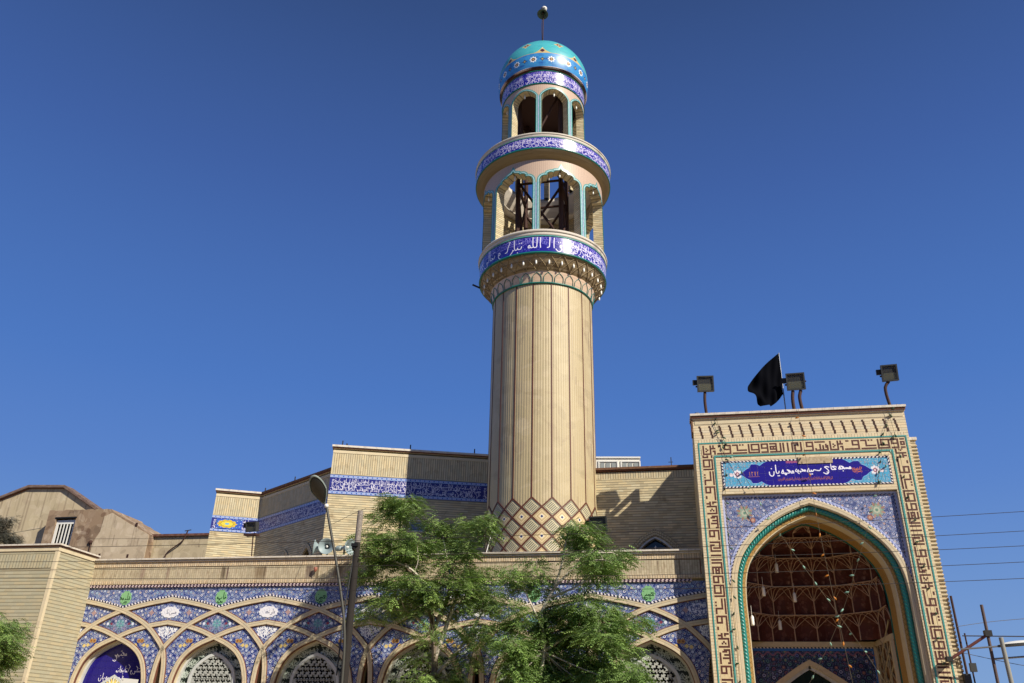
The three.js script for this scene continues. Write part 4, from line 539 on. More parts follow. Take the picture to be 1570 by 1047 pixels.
  const half = (s) => { const h = HALF.filter((p) => p[1] > 5.9); const q = h.map((p) => [CX + s * p[0], p[1]]); const e = s < 0 ? IX0 + .04 : IX1 - .04; return [...q, [e, 5.6], [e, IY - .03], [CX, IY - .03]]; };
  { const w = 2.3, h = 2.3, k = 440, [c, x] = canvas(Math.round(w * k), Math.round(h * k)); floral(x, c.width, c.height, k, { seed: 121, n: 130, bg: [76, 86, 130], size: .03, mirror: false, petals: ['#dcdeea', '#b0b8d8', '#c8c8dc', '#9aa6d0', '#c4aeb4'], cores: ['#2a2f7a', '#9a5a6a', '#e8e0f0', '#c89a5a'], vine: '#b8c2dc', leaf: ['#7a86bc', '#b8bcd4', '#92a6c4', '#9a8a9c'] });
    const X = .58 * k, Y = .52 * k; for (let i = 0; i < 16; i++) { const a = i / 16 * 2 * PI, R = i % 2 ? .22 : .16; x.fillStyle = ['#7c9278', '#9a7a68', '#8aa08c', '#a48878'][i % 4]; x.beginPath(); x.ellipse(X + Math.cos(a) * R * k * .6, Y + Math.sin(a) * R * k * .6, .1 * k, .03 * k, a, 0, 7); x.fill(); } blot(x, X, Y, .13 * k, '#8fa090', 8); blot(x, X, Y, .085 * k, '#b4b8a4', 8); blot(x, X, Y, .04 * k, '#6a8a78', 6); blot(x, X + .2 * k, Y + .2 * k, .075 * k, '#98685e', 7); blot(x, X + .2 * k, Y + .2 * k, .04 * k, '#c09a86', 7);
    const sm = glazed(c, { roughness: .35 });
    for (const s of [-1, 1]) { const g = prism(half(s), .44, .472), u = g.attributes.uv, p = g.attributes.position; for (let i = 0; i < p.count; i++) u.setXY(i, (s < 0 ? p.getX(i) - IX0 : IX1 - p.getX(i)) / w, 1 - (IY - p.getY(i)) / h); obj('spandrel_tiles', g, sm, T);
      const e = s < 0 ? IX0 + .03 : IX1 - .03; obj('tile_border', ribbon([[CX, IY - .05], [e, IY - .05], [e, 5.7]], -.035, .035, -.03, .012, flat(.47)), paleM, T); obj('cord', ribbon([[CX, IY - .09], [e - s * .045, IY - .09], [e - s * .045, 5.9]].map((q) => [q[0], q[1]]), -.012, .012, -.03, .015, flat(.47)), cord, T); } }
  const up = line.filter((p) => p[1] > 5.4);
  obj('tile_border', ribbon(up, .012, .085, .44, .487, flat(0)), paleM, T); obj('cord', ribbon(up, -.004, .026, .44, .493, flat(0)), cord, T);
  obj('arch_moulding', ribbon(line, -.135, .0, .1, .505, flat(0)), M.strap, T);
  obj('arch_reveal', ribbon(inset(.135), -.02, .0, .1, .48, flat(0)), M.cream, T);
  // twisted turquoise rope round the arch
  { const p = inset(.225), c = new THREE.CatmullRomCurve3(p.map((q) => V(q[0], q[1], .35)), false, 'centripetal'), len = c.getLength(), n = 1900, seg = 16, r = .07, fr = [], pos = [], idx = [], uv = [];
    const P = c.getSpacedPoints(n); for (let i = 0; i <= n; i++) { const t = P[Math.min(n, i + 1)].clone().sub(P[Math.max(0, i - 1)]).normalize(), nx = V(-t.y, t.x, 0), nz = V(0, 0, 1), tw = i / n * len / .36 * 2 * PI; for (let j = 0; j <= seg; j++) { const a = j / seg * 2 * PI, R = r * (1 + .17 * Math.cos(4 * (a + tw))) ; const q = P[i].clone().addScaledVector(nx, Math.cos(a) * R).addScaledVector(nz, Math.sin(a) * R); pos.push(q.x, q.y, q.z); uv.push(j / seg, i / n); } }
    for (let i = 0; i < n; i++) for (let j = 0; j < seg; j++) { const a = i * (seg + 1) + j, b = a + seg + 1; idx.push(a, b, b + 1, a, b + 1, a + 1); }
    const g = new THREE.BufferGeometry(); g.setAttribute('position', new THREE.Float32BufferAttribute(pos, 3)); g.setAttribute('uv', new THREE.Float32BufferAttribute(uv, 2)); g.setIndex(idx); g.computeVertexNormals(); obj('rope_moulding', fin(g), new THREE.MeshPhysicalMaterial({ color: 0x1f7f78, roughness: .35, clearcoat: .25, clearcoatRoughness: .3 }), T); }
  obj('rope_bed', ribbon(inset(.225), -.12, .10, .1, .28, flat(0)), M.strap, T);
  // soffit of the arch: patterned ochre brick
  const [oc, ox] = canvas(256, 256); ox.fillStyle = '#b08a4c'; ox.fillRect(0, 0, 256, 256); ox.strokeStyle = '#7a5a2a'; ox.lineWidth = 5; for (let i = -4; i < 8; i++) { ox.beginPath(); ox.moveTo(i * 64, 0); ox.lineTo(i * 64 + 256, 256); ox.stroke(); ox.beginPath(); ox.moveTo(i * 64 + 256, 0); ox.lineTo(i * 64, 256); ox.stroke(); } ox.fillStyle = '#6a7a4a'; for (let i = 0; i < 4; i++) for (let j = 0; j < 4; j++) ox.fillRect(i * 64 + 26, j * 64 + 26, 10, 10);
  const ochre = new THREE.MeshStandardMaterial({ map: texture(oc, true, 1 / .5, 1 / .5), roughness: .8 });
  obj('arch_soffit', ribbon(inset(.33), -.05, .03, -.8, .30, flat(0)), ochre, T);
  obj('arch_soffit', ribbon(inset(.33), -.075, -.05, -.1, .29, flat(0)), M.cream, T); obj('arch_soffit', ribbon(inset(.375), -.03, .0, -.83, -.76, flat(0)), M.tealDark, T);
  // ---- inside: stalactite vault of dark red cells with pale ribs
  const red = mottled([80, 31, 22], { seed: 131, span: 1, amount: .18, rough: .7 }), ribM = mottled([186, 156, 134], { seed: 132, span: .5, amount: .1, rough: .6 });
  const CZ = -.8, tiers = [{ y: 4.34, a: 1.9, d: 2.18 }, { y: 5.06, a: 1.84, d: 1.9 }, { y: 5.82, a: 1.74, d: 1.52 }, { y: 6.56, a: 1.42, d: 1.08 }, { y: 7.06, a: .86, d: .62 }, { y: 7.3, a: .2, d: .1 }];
  const plan = (t, s) => { // s 0..1 round a three-sided plan with cut corners: from left front to right front
    const c = .5 * t.a, P = [[-t.a, .02], [-t.a, -(t.d - c)], [-t.a + c, -t.d], [t.a - c, -t.d], [t.a, -(t.d - c)], [t.a, .02]], L = [0]; for (let i = 1; i < 6; i++) L.push(L[i - 1] + Math.hypot(P[i][0] - P[i - 1][0], P[i][1] - P[i - 1][1])); const q = s * L[5]; let i = 1; while (i < 5 && L[i] < q) i++; const f = (q - L[i - 1]) / (L[i] - L[i - 1]); return [CX + lerp(P[i - 1][0], P[i][0], f), CZ + lerp(P[i - 1][1], P[i][1], f)]; };
  for (let k = 0; k < 5; k++) {
    const A = tiers[k], B = tiers[k + 1], n = [11, 11, 9, 7, 5][k], ribs = [], G = new THREE.Group(); G.name = 'vault_tier'; T.add(G);
    const wallTop = lerp(A.y, B.y, .5);
    for (let i = 0; i < n; i++) { const pos = [], N = 6, quad = (a, b, c, d) => pos.push(...a, ...b, ...c, ...a, ...c, ...d);
      for (let j = 0; j < N; j++) { const f0 = j / N, f1 = (j + 1) / N, s0 = (i + f0) / n, s1 = (i + f1) / n, dip = (f) => Math.sin(f * PI) * .12; // each cell is hollowed back
        const at = (s, f, y, m) => { const p = plan(A, s), q = plan(B, s), v = [p[0] - CX, p[1] - CZ], l = Math.hypot(...v) || 1; const h = dip(f) * (1 - m); return [lerp(p[0] + v[0] / l * h, q[0], m), y, lerp(p[1] + v[1] / l * h, q[1], m)]; };
        const R = 6; let prev = [at(s0, f0, A.y, 0), at(s1, f1, A.y, 0)]; for (let m = 0; m <= R; m++) { const e = m / R, curve = 1 - Math.sqrt(1 - e * e * .999), y = lerp(wallTop, B.y, e), cur = [at(s0, f0, y, curve), at(s1, f1, y, curve)]; quad(prev[0], prev[1], cur[1], cur[0]); prev = cur; } }
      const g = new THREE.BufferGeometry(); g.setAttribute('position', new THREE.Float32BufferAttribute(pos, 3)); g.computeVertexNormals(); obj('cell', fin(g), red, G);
      const p0 = plan(A, i / n), p1 = plan(A, (i + 1) / n), q0 = plan(B, i / n), qm = plan(B, (i + .5) / n), q1 = plan(B, (i + 1) / n), inn = (p) => [p[0] + (CX - p[0]) * .006, p[1] + (CZ - p[1]) * .006];
      const a = inn(p0); if (i) ribs.push(rod([a[0], A.y, a[1]], [a[0], wallTop, a[1]], .021, .017, 6));
      for (const [s, e] of [[p0, qm], [p1, qm]]) { const S = inn(s), pts = []; for (let m = 0; m <= 6; m++) { const f = m / 6, cv = 1 - Math.sqrt(1 - f * f * .999); pts.push([lerp(S[0], e[0], Math.max(cv, f * .55)), lerp(wallTop, B.y - .01, f), lerp(S[1], e[1], cv)]); } ribs.push(tube(pts, .0125, 5, 10)); }
      if (i) { const pts = []; for (let m = 0; m <= 6; m++) { const f = m / 6, cv = 1 - Math.sqrt(1 - f * f * .999); pts.push([lerp(a[0], q0[0], cv), lerp(wallTop, B.y - .01, f), lerp(a[1], q0[1], cv)]); } ribs.push(tube(pts, .011, 5, 10)); }
      if (i < n - 1) { const S = inn(p0), e = plan(B, Math.min(1, (i + 1.5) / n)), S2 = inn(plan(A, Math.min(1, (i + 2) / n))), e2 = q1; for (const [a0, b0] of [[S, q1], [S2, q1]]) { const pts = []; for (let m = 0; m <= 8; m++) { const f = m / 8, cv = 1 - Math.sqrt(1 - f * f * .999); pts.push([lerp(a0[0], b0[0], Math.max(cv, f * .7)), lerp(wallTop, B.y - .015, f), lerp(a0[2] ?? a0[1], b0[1], cv)]); } ribs.push(tube(pts, .009, 5, 12)); } }
    }
    const ledge = []; for (let i = 0; i <= 40; i++) { const p = plan(B, i / 40); ledge.push([p[0], B.y, p[1]]); } ribs.push(tube(ledge, .017, 6, 80));
    obj('rib', ribs, ribM, G);
  }
  // white lamps hung inside the vault
  // beam, tiled back wall and its arch, side wall with crossed brick pattern
  obj('beam', [box(18.5, 22.5, 4.2, 4.34, -3.06, -2.9), box(18.5, 18.64, 4.2, 4.34, -2.9, CZ), box(22.34, 22.5, 4.2, 4.34, -2.9, CZ)], M.cream, T);
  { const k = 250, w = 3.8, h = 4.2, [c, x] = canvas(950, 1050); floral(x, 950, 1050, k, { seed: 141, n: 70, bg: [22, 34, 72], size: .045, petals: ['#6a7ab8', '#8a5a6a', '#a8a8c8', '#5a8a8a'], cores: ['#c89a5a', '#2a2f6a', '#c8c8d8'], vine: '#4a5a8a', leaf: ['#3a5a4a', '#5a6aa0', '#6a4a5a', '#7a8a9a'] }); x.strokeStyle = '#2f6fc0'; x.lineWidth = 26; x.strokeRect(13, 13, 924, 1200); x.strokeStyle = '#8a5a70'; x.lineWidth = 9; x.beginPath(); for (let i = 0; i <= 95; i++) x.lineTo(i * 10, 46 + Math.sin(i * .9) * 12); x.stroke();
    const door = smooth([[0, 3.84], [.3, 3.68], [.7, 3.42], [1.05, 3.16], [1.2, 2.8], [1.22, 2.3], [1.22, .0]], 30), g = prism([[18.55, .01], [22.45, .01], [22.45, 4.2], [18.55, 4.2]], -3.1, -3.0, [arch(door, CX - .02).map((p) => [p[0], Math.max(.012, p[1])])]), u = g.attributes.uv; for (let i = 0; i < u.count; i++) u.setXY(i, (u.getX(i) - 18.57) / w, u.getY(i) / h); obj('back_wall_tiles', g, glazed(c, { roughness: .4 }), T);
    obj('door_arch', ribbon(arch(door, CX - .02), -.13, .01, -3.2, -2.94, flat(0)), M.cream, T); obj('door_arch', ribbon(arch(door, CX - .02), -.22, -.13, -3.2, -3.02, flat(0)), M.marble, T); obj('door_pane', prism(arch(door, CX - .02), -3.22, -3.15), plain(0x0c2018, .2), T);
    obj('cord', box(18.6, 22.4, 4.165, 4.2, -3.0, -2.985), cord, T); }
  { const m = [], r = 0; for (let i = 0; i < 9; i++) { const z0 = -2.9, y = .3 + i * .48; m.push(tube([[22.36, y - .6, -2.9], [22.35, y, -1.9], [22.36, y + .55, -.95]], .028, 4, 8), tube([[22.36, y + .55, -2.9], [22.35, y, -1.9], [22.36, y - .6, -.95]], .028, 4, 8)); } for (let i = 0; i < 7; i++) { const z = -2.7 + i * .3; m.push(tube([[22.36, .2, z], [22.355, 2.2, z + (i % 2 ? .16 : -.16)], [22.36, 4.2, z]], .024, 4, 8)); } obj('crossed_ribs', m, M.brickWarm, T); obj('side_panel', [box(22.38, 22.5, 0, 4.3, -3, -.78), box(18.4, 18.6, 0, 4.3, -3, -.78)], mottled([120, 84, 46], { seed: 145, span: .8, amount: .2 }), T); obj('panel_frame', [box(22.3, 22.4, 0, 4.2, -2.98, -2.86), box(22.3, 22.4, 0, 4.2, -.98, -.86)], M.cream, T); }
  // flank set back at the right
  { const f = []; obj('flank', box(23.36, 23.56, 0, 9.3, -1.2, .38), M.brick, T); for (let y = .2; y < 9.1; y += .1) f.push(box(23.36, 23.575, y, y + .062, .3, .405)); obj('ridged_course', f, M.brick, T); obj('flank_coping', box(23.34, 23.6, 9.3, 9.38, -1.22, .43), M.stone, T); }
}
// pipe bracket on the roof behind the portal: its shadow falls on the rear wall
{ const t = thing('roof_bracket', 'thin steel bracket on the portal roof behind the coping', 'bracket', [17.72, 10.08, -.45]); obj('post', box(-.06, .06, -.3, .42, -.06, .06), M.steel, t); obj('arm', box(-.06, .06, .3, .42, .06, .6), M.steel, t); }
// ---------------------------------------------------------------- floodlights, flag, loudspeakers, lamps
function floodlight(label, [x, y, z], w, h, turn, post, group) { // y: middle of the lamp; post: heights of the stand, lean
  const t = thing('floodlight', label, 'floodlight', [x, y, z], turn, group), d = .16, tilt = new THREE.Group(); 
  const rot = (g) => fin(g).rotateX(.22);
  obj('housing', [rot(prism([[-w / 2, -h / 2], [w / 2, -h / 2], [w / 2, h / 2], [-w / 2, h / 2]], -d, -.02)), rot(prism([[-w * .3, -h * .3], [w * .3, -h * .3], [w * .3, h * .3], [-w * .3, h * .3]], -d - .06, -d))], M.lead, t);
  obj('rim', rot(ribbon([[-w / 2, -h / 2], [w / 2, -h / 2], [w / 2, h / 2], [-w / 2, h / 2]], -.012, .028, -.03, .02, flat(0), true)), M.lead, t);
  obj('reflector', [rot(prism([[-w * .44, -h * .44], [w * .44, -h * .44], [w * .44, 0], [-w * .44, 0]], -.02, -.012)), rot(prism([[-w * .44, 0], [w * .44, 0], [w * .44, h * .44], [-w * .44, h * .44]], -.03, -.022))], plain(0x6a6a5a, .45, .3), t);
  obj('glass', rot(box(-w * .46, w * .46, -h * .46, h * .46, .0, .006)), new THREE.MeshPhysicalMaterial({ color: 0xffffff, roughness: .05, transmission: 1, thickness: 0 }), t);
  obj('control_box', [rot(box(-w / 2 - .13, -w / 2 - .01, -.02, .13, -.14, -.04)), rot(box(-w / 2 - .05, -w / 2, -.2 * h, -.1 * h, -.1, -.06))], M.black, t);
  obj('stand', post, M.rust, t);
  return t;
}
const stand = (p, r = .045) => [tube(p, r, 7, 10)];
floodlight('square floodlight on a leaning stand at the left end of the portal top', [18.02, 11.27, .5], .47, .46, .06, stand([[-.02, -.2, -.12], [-.05, -.5, -.1], [-.02, -1.22, -.1]]), 0);
floodlight('square floodlight on a two-legged stand beside the black flag', [20.6, 11.2, .5], .5, .48, -.06, [...stand([[-.1, -.25, -.12], [-.14, -.5, -.1], [-.13, -1.16, -.1]], .05), ...stand([[.12, -.25, -.12], [.06, -.45, -.1], [.12, -1.16, -.1]], .05), rod([.3, .02, -.08], [-.3, -.06, -.08], .025)], 0);
floodlight('square floodlight on a bent stand at the right end of the portal top', [23.22, 11.32, .5], .42, .46, -.1, stand([[-.05, -.22, -.12], [-.16, -.36, -.1], [-.18, -.55, -.1], [-.1, -1.3, -.1]]), 0);
floodlight('dark floodlight on the parapet below the short yellow tiled frieze', [3.69, 7.48, -.25], .36, .3, -.15, [...stand([[.05, -.2, -.1], [.12, -.9, -.1]], .02), box(-.22, .22, -.27, -.21, -.2, .02)], 0);
floodlight('dark floodlight on the parapet beside the foot of the minaret', [14.66, 7.24, .0], .5, .45, -.1, [...stand([[0, -.2, -.1], [.02, -.85, -.3]], .03), box(-.2, .2, -.29, -.19, -.16, .02)], 0);
{ // black flag
  const t = thing('flag', 'black cloth flag hanging from a thin staff on the portal', 'flag', [20.27, 10.2, .1]), N = 26, pos = [];
  obj('staff', rod([0, -.1, 0], [.03, 2.13, 0], .02, .014), M.steel, t);
  const top = V(.03, 2.12, 0), hb = V(.0, .78, 0), P = (u, v) => { // u along the fly, v down the hoist
    const h = top.clone().lerp(hb, v), end = V(lerp(-1.06, -.76, v), lerp(.92, .24, v), lerp(.28, .5, v)), mid = h.clone().lerp(end, u); mid.y += .1 * Math.sin(u * PI) * (1 - v) - .16 * Math.sin(u * PI) * v; const fold = Math.sin(u * 13 + v * 4) * .1 * u + Math.sin(v * 11 - u * 4) * .07 * u + Math.sin(u * 24 - v * 9) * .025; mid.z += fold; mid.x += fold * .3 - .05 * Math.sin(v * 6) * u; return mid; };
  const q = []; for (let i = 0; i <= N; i++) { q.push([]); for (let j = 0; j <= N; j++) q[i].push(P(i / N, j / N)); } const idx = []; for (let i = 0; i <= N; i++) for (let j = 0; j <= N; j++) pos.push(...q[i][j].toArray()); for (let i = 0; i < N; i++) for (let j = 0; j < N; j++) { const a = i * (N + 1) + j, b = a + N + 1; idx.push(a, b, b + 1, a, b + 1, a + 1); }
  const g = new THREE.BufferGeometry(); g.setAttribute('position', new THREE.Float32BufferAttribute(pos, 3)); g.setIndex(idx); g.computeVertexNormals(); obj('cloth', fin(g), new THREE.MeshPhysicalMaterial({ color: 0x06070d, roughness: 1, specularIntensity: .12, side: THREE.DoubleSide }), t);
}
function horn(label, [x, y, z], ry, rx, s) { const t = thing('horn_loudspeaker', label, 'loudspeaker', [x, y, z]); t.rotation.set(rx, ry, 0, 'YXZ');
  const g = lathe([[.03, -.28], [.05, -.2], [.07, -.1], [.11, 0], [.17, .07], [.23, .11], [.245, .115], [.245, .125], [.235, .125], [.16, .085], [.1, .01], [.06, -.08]], 36).rotateX(PI / 2).scale(s, s, s); obj('bell', g, plain(0x8a9a9e, .5), t);
  obj('driver', lathe([[0, -.46], [.08, -.46], [.085, -.44], [.085, -.3], [.04, -.27], [0, -.27]], 20).rotateX(PI / 2).scale(s, s, s), plain(0x8a989a, .5), t); obj('cone', lathe([[0, .03], [.035, .02], [.045, -.05], [.03, -.1]], 20).rotateX(PI / 2).scale(s, s, s), M.white, t); obj('bracket', [box(-.02, .02, -.4, -.05, -.16, -.12)], M.lead, t); return t; }
horn('pale grey horn loudspeaker turned to the left, left of three on the parapet', [6.0, 6.79, -.3], -1.25, -.05, .96); horn('pale grey horn loudspeaker facing the street, middle of three on the parapet', [6.33, 6.8, -.2], .18, .1, .98); horn('pale grey horn loudspeaker turned to the right, right of three on the parapet', [6.95, 6.8, -.35], 1.15, .0, 1.0);
{ // street lamp on the old pole
  const t = thing('street_lamp', 'green grey street lamp head on a thin bent arm beside the utility pole', 'street lamp', [8.72, 0, 3.55]);
  obj('arm', [tube([[0, 0, 0], [0, 2.6, 0], [-.05, 3.9, .06], [-.28, 5.0, .12], [-.82, 6.95, .25]], .036, 8, 40)], plain(0x4a4a46, .55, .4), t);
  const shell = (k, top) => { const g = new THREE.SphereGeometry(1, 28, 16, 0, 2 * PI, top ? 0 : PI / 2, PI / 2); g.scale(.205 * k, .13 * (top ? 1 : .5), .43 * k); return g; };
  const place = (g) => { g = fin(g); const p = g.attributes.position; for (let i = 0; i < p.count; i++) { const z = p.getZ(i), f = z > 0 ? lerp(1, .72, z / .43) : 1; p.setX(i, p.getX(i) * f); } g.rotateX(-.95 + PI); g.rotateX(0); g.rotateZ(.22); g.translate(-.99, 7.36, .33); g.computeVertexNormals(); return g; };
  const P2 = (g) => { g = fin(g); const p = g.attributes.position; for (let i = 0; i < p.count; i++) { const z = p.getZ(i), f = z < 0 ? lerp(1, .45, -z / .43) : 1; p.setX(i, p.getX(i) * f); } g.rotateX(-.72); g.rotateZ(.2); g.translate(-.95, 7.32, .58); g.computeVertexNormals(); return g; };
  obj('housing', P2(shell(1, true)), plain(0x5a6a62, .5), t);
  obj('rim', P2(new THREE.TorusGeometry(1, .07, 8, 40).rotateX(PI / 2).scale(.2, .4, .425)), plain(0x808c88, .5), t);
  obj('lamp_bowl', P2(shell(.93, false)), new THREE.MeshPhysicalMaterial({ color: 0x1a1e20, roughness: .5, clearcoat: .3 }), t);
  obj('joint', new THREE.SphereGeometry(.06, 12, 8).translate(-.83, 6.98, .25), M.white, t);
}
{ const t = thing('utility_pole', 'weathered dark wooden utility pole without crossarm in front of the arcade', 'utility pole', [8.72, 0, 3.4]);
  obj('pole', rod([0, -.1, 0], [-.03, 6.1, 0], .12, .08, 14), mottled([38, 34, 32], { seed: 151, span: 1.6, amount: .16, streaks: 160, blots: 40, dark: '16,13,11' }), t);
  obj('cap', rod([-.03, 6.1, 0], [-.03, 6.93, 0], .078, .074, 14), mottled([128, 120, 114], { seed: 152, span: .5, amount: .15 }), t);
  obj('insulator', [new THREE.SphereGeometry(.07, 10, 8).translate(-.08, 5.95, .05), box(-.14, .02, 5.98, 6.06, .02, .14)], M.black, t);
  obj('brace', tube([[-.2, 2.9, .05], [-.16, 4.5, .06], [-.05, 6.0, .05]], .018, 6), M.lead, t); }
// poles at the far right
{ const t = thing('steel_pole', 'thin rusty steel pole with a slanting strut right of the portal', 'pole', [24.05, 0, 1]); obj('shaft', rod([0, -.1, 0], [.06, 4.8, 0], .042, .038), plain(0x5a4a46, .6, .3), t); obj('strut', rod([.04, 4.1, 0], [-.86, 3.55, -.2], .035), plain(0x6a3a34, .7), t); obj('clamp', [box(-.02, .14, 4.06, 4.2, -.07, .07), box(-.94, -.8, 3.5, 3.62, -.28, -.14)], M.black, t); obj('arm', rod([.05, 3.55, 0], [2.6, 3.75, 0], .022), M.steel, t); }
{ const t = thing('concrete_pole', 'pale concrete lamp pole at the right edge of the picture', 'pole', [24.05, 0, 2]); obj('shaft', rod([0, -.1, 0], [-.02, 3.93, 0], .055, .048, 12), plain(0x8a8a84, .8), t); }
{ const t = thing('street_lamp', 'white street lamp head on a thin arm at the right edge', 'street lamp', [24.7, 3.86, 1.2]); const g = new THREE.SphereGeometry(1, 24, 12, 0, 2 * PI, 0, PI / 2); g.scale(.5, .09, .18); obj('housing', fin(g).rotateZ(.08), M.white, t); obj('base', fin(new THREE.CylinderGeometry(1, 1, .05, 24).scale(.5, 1, .18)).rotateZ(.08), M.lead, t); obj('arm', rod([-.45, -.04, 0], [-1.3, -.1, -.1], .02), M.steel, t); }
{ const t = thing('service_pipe', 'dark service pipe with clamps up the right side of the portal', 'pipe', [23.62, 0, .45]); obj('pipe', [rod([0, 0, 0], [0, 5.1, 0], .03), rod([.14, 0, 0], [.14, 4.2, 0], .02)], M.rust, t); obj('junction_box', [box(-.1, .05, 3.0, 3.25, -.05, .1), box(.1, .24, 3.3, 3.5, -.05, .05)], M.lead, t); }
{ const t = thing('notice_board', 'small white sheet metal board at the corner of the library sign', 'sign', [.83, 2.98, .12], .0); obj('panel', box(-.27, .27, -.3, .0, -.01, .01), M.white, t); obj('screw', [new THREE.SphereGeometry(.012, 6, 4).translate(-.22, -.05, .012)], M.black, t); t.rotation.z = -.07; }
{ const t = thing('alarm_bulb', 'reddish lamp fitting on the parapet above the third green medallion', 'lamp', [6.18, 6.05, .1]); obj('bulb', lathe([[0, .1], [.05, .08], [.06, .02], [.03, -.05], [0, -.06]], 12), plain(0x9a6050, .5), t); obj('stem', [rod([0, .0, 0], [-.04, -.2, -.04], .012), rod([0, 0, 0], [0, 0, -.12], .012)], M.black, t); }
{ const spots = [[19.21, 5.62, -1.2, 'left, just behind the arch, in sunlight'], [18.8, 4.8, -1.0, 'lowest, by the left jamb, in sunlight'], [20.14, 5.55, -1.9, 'in the middle of the vault'], [19.67, 6.3, -1.4, 'upper left in the vault shade'], [19.7, 4.85, -2.4, 'low on the back tier']];
  let first; for (const [x, y, z, l] of spots) { const o = first ? first.clone() : new THREE.Group(); if (!first) { first = o; obj('tube', lathe([[0, -.24], [.045, -.235], [.05, -.2], [.05, 0], [0, 0]], 14), M.lamp, o); obj('fitting', lathe([[.03, 0], [.03, .03], [.006, .04], [.005, .3]], 10), M.white, o); } o.name = numbered('vault_lamp'); o.position.set(x, y, z); scene.add(o); tag(o, 'white tubular lamp hanging in the portal vault, ' + l, 'lamp', 'lamps in the portal vault'); } }
{ const t = thing('leaning_rod', 'thin pale rod leaning on the parapet at the left foot of the minaret', 'rod', [11.3, 6.45, -.25]); obj('rod', rod([0, 0, 0], [.21, .85, 0], .014), M.white, t); }
// short rods along the roof edges
{ const spots = [[5.3, 11.0, -2.95, 'bent rod on the left corner of the prayer hall coping'], [7.62, 11.0, -3.7, 'short rod on the prayer hall coping, middle of the long wall'], [9.85, 11.0, -4.45, 'short rod on the prayer hall coping next to the minaret'], [16.9, 9.5, -2.1, 'small aerial on the rear wall coping near the portal'], [2.9, 10.2, -4.5, 'short rod on the slanting prayer hall wall coping'], [1.05, 10.2, -5.85, 'short rod at the inner corner of the prayer hall coping']];
  spots.forEach(([x, y, z, l], i) => { const t = thing('roof_rod', l, 'rod', [x, y, z]); obj('rod', [rod([0, -.05, 0], [0, i === 3 ? .36 : .2, 0], i === 3 ? .014 : .022)], M.black, t); if (i === 3) obj('cross_bar', rod([-.09, .2, 0], [.06, .2, 0], .01), M.black, t); if (!i) obj('stub', rod([.17, -.05, 0], [.17, .08, 0], .03), M.black, t); }); }

// ---------------------------------------------------------------- buildings behind
{ const t = thing('gabled_house', 'ochre plastered house with a blunt gable behind the brick block', 'house', [0, 0, -10.2]); const pl = mottled([178, 164, 136], { seed: 161, span: 5, amount: .1, streaks: 60 }); const p = [[-22, 0], [-9.3, 0], [-9.3, 10.75], [-11.6, 12.04], [-13.45, 12.1], [-22, 9.0]];
  obj('wall', prism(p, -.5, 0), pl, t); obj('eaves', ribbon([[-22, 9.05], [-13.5, 12.14], [-11.55, 12.08], [-9.1, 10.7]], -.07, .05, -.5, .16, flat(0)), mottled([104, 84, 76], { seed: 163, span: 1, amount: .15 }), t); obj('eaves_lining', ribbon([[-22, 9.05], [-13.5, 12.14], [-11.55, 12.08], [-9.1, 10.7]], -.1, -.07, -.4, .08, flat(0)), M.brownLine, t); }
{ const t = thing('old_house', 'crumbling brown house with a white barred window and a sloping top', 'house', [0, 0, -9.5]); const br = (() => { const m = mottled([140, 118, 96], { seed: 165, span: 4, amount: .2, blots: 260, streaks: 30 }); const c = m.map.image, x = c.getContext('2d'), r = rng(9); for (let i = 0; i < 26; i++) { x.fillStyle = 'rgba(74,48,34,' + (.15 + r() * .25) + ')'; x.beginPath(); x.ellipse(r() * 512, r() * 512, 5 + r() * 8, 10 + r() * 12, r(), 0, 7); x.fill(); } return m; })();
  const r = rng(31), ed = []; for (let i = 0; i <= 26; i++) { const x = lerp(-11.5, -8.3, i / 26); ed.push([x, 10.74 + (r() - .5) * .07 - (i > 20 ? .02 : 0)]); } for (let i = 1; i <= 16; i++) { const f = i / 16; ed.push([lerp(-8.3, -6.1, f), lerp(10.7, 9.56, f) + (r() - .5) * .06]); }
  obj('wall', prism([[-11.5, 0], [-6.1, 0], ...ed.slice().reverse()], -2.4, 0, [[[-11.05, 8.9], [-10.02, 8.9], [-10.02, 10.36], [-11.05, 10.36]]]), br, t); obj('plaster_patch', prism([[-8.75, 0], [-6.12, 0], [-6.12, 9.5], [-7.3, 10.08], [-8.2, 10.55], [-8.55, 10.4], [-8.6, 9.7], [-8.85, 9.2]], 0, .03), mottled([182, 166, 142], { seed: 168, span: 3, amount: .14, streaks: 20 }), t);
  obj('lintel', box(-11.08, -9.98, 10.36, 10.42, -.1, .03), M.black, t);
  const w = new THREE.Group(); w.name = 'window'; t.add(w); obj('frame', ribbon([[-11.05, 8.9], [-10.02, 8.9], [-10.02, 10.3], [-11.05, 10.3]], 0, .07, -.2, -.1, flat(0), true), M.white, w); for (let i = 0; i < 6; i++) obj('bar', box(-10.98 + i * .165, -10.94 + i * .165, 8.9, 10.16, -.14, -.1), M.white, w); obj('frame', box(-11.0, -10.06, 10.12, 10.3, -.16, -.11), M.white, w); obj('pane', box(-11.05, -10.02, 8.9, 10.3, -.4, -.3), plain(0x2a2622, .2), w); 
  obj('drain', [tube([[-8.9, 9.15, .06], [-8.9, 8.6, .05], [-8.8, 8.2, .05]], .02, 5), new THREE.SphereGeometry(.1, 8, 6).translate(-8.95, 9.22, .02)], M.rust, t); for (const [x, y] of [[-6.9, 9.9], [-8.4, 8.55], [-7.0, 8.5]]) obj('hole', box(x, x + .1, y, y + .16, .0, .034), M.rust, t); }
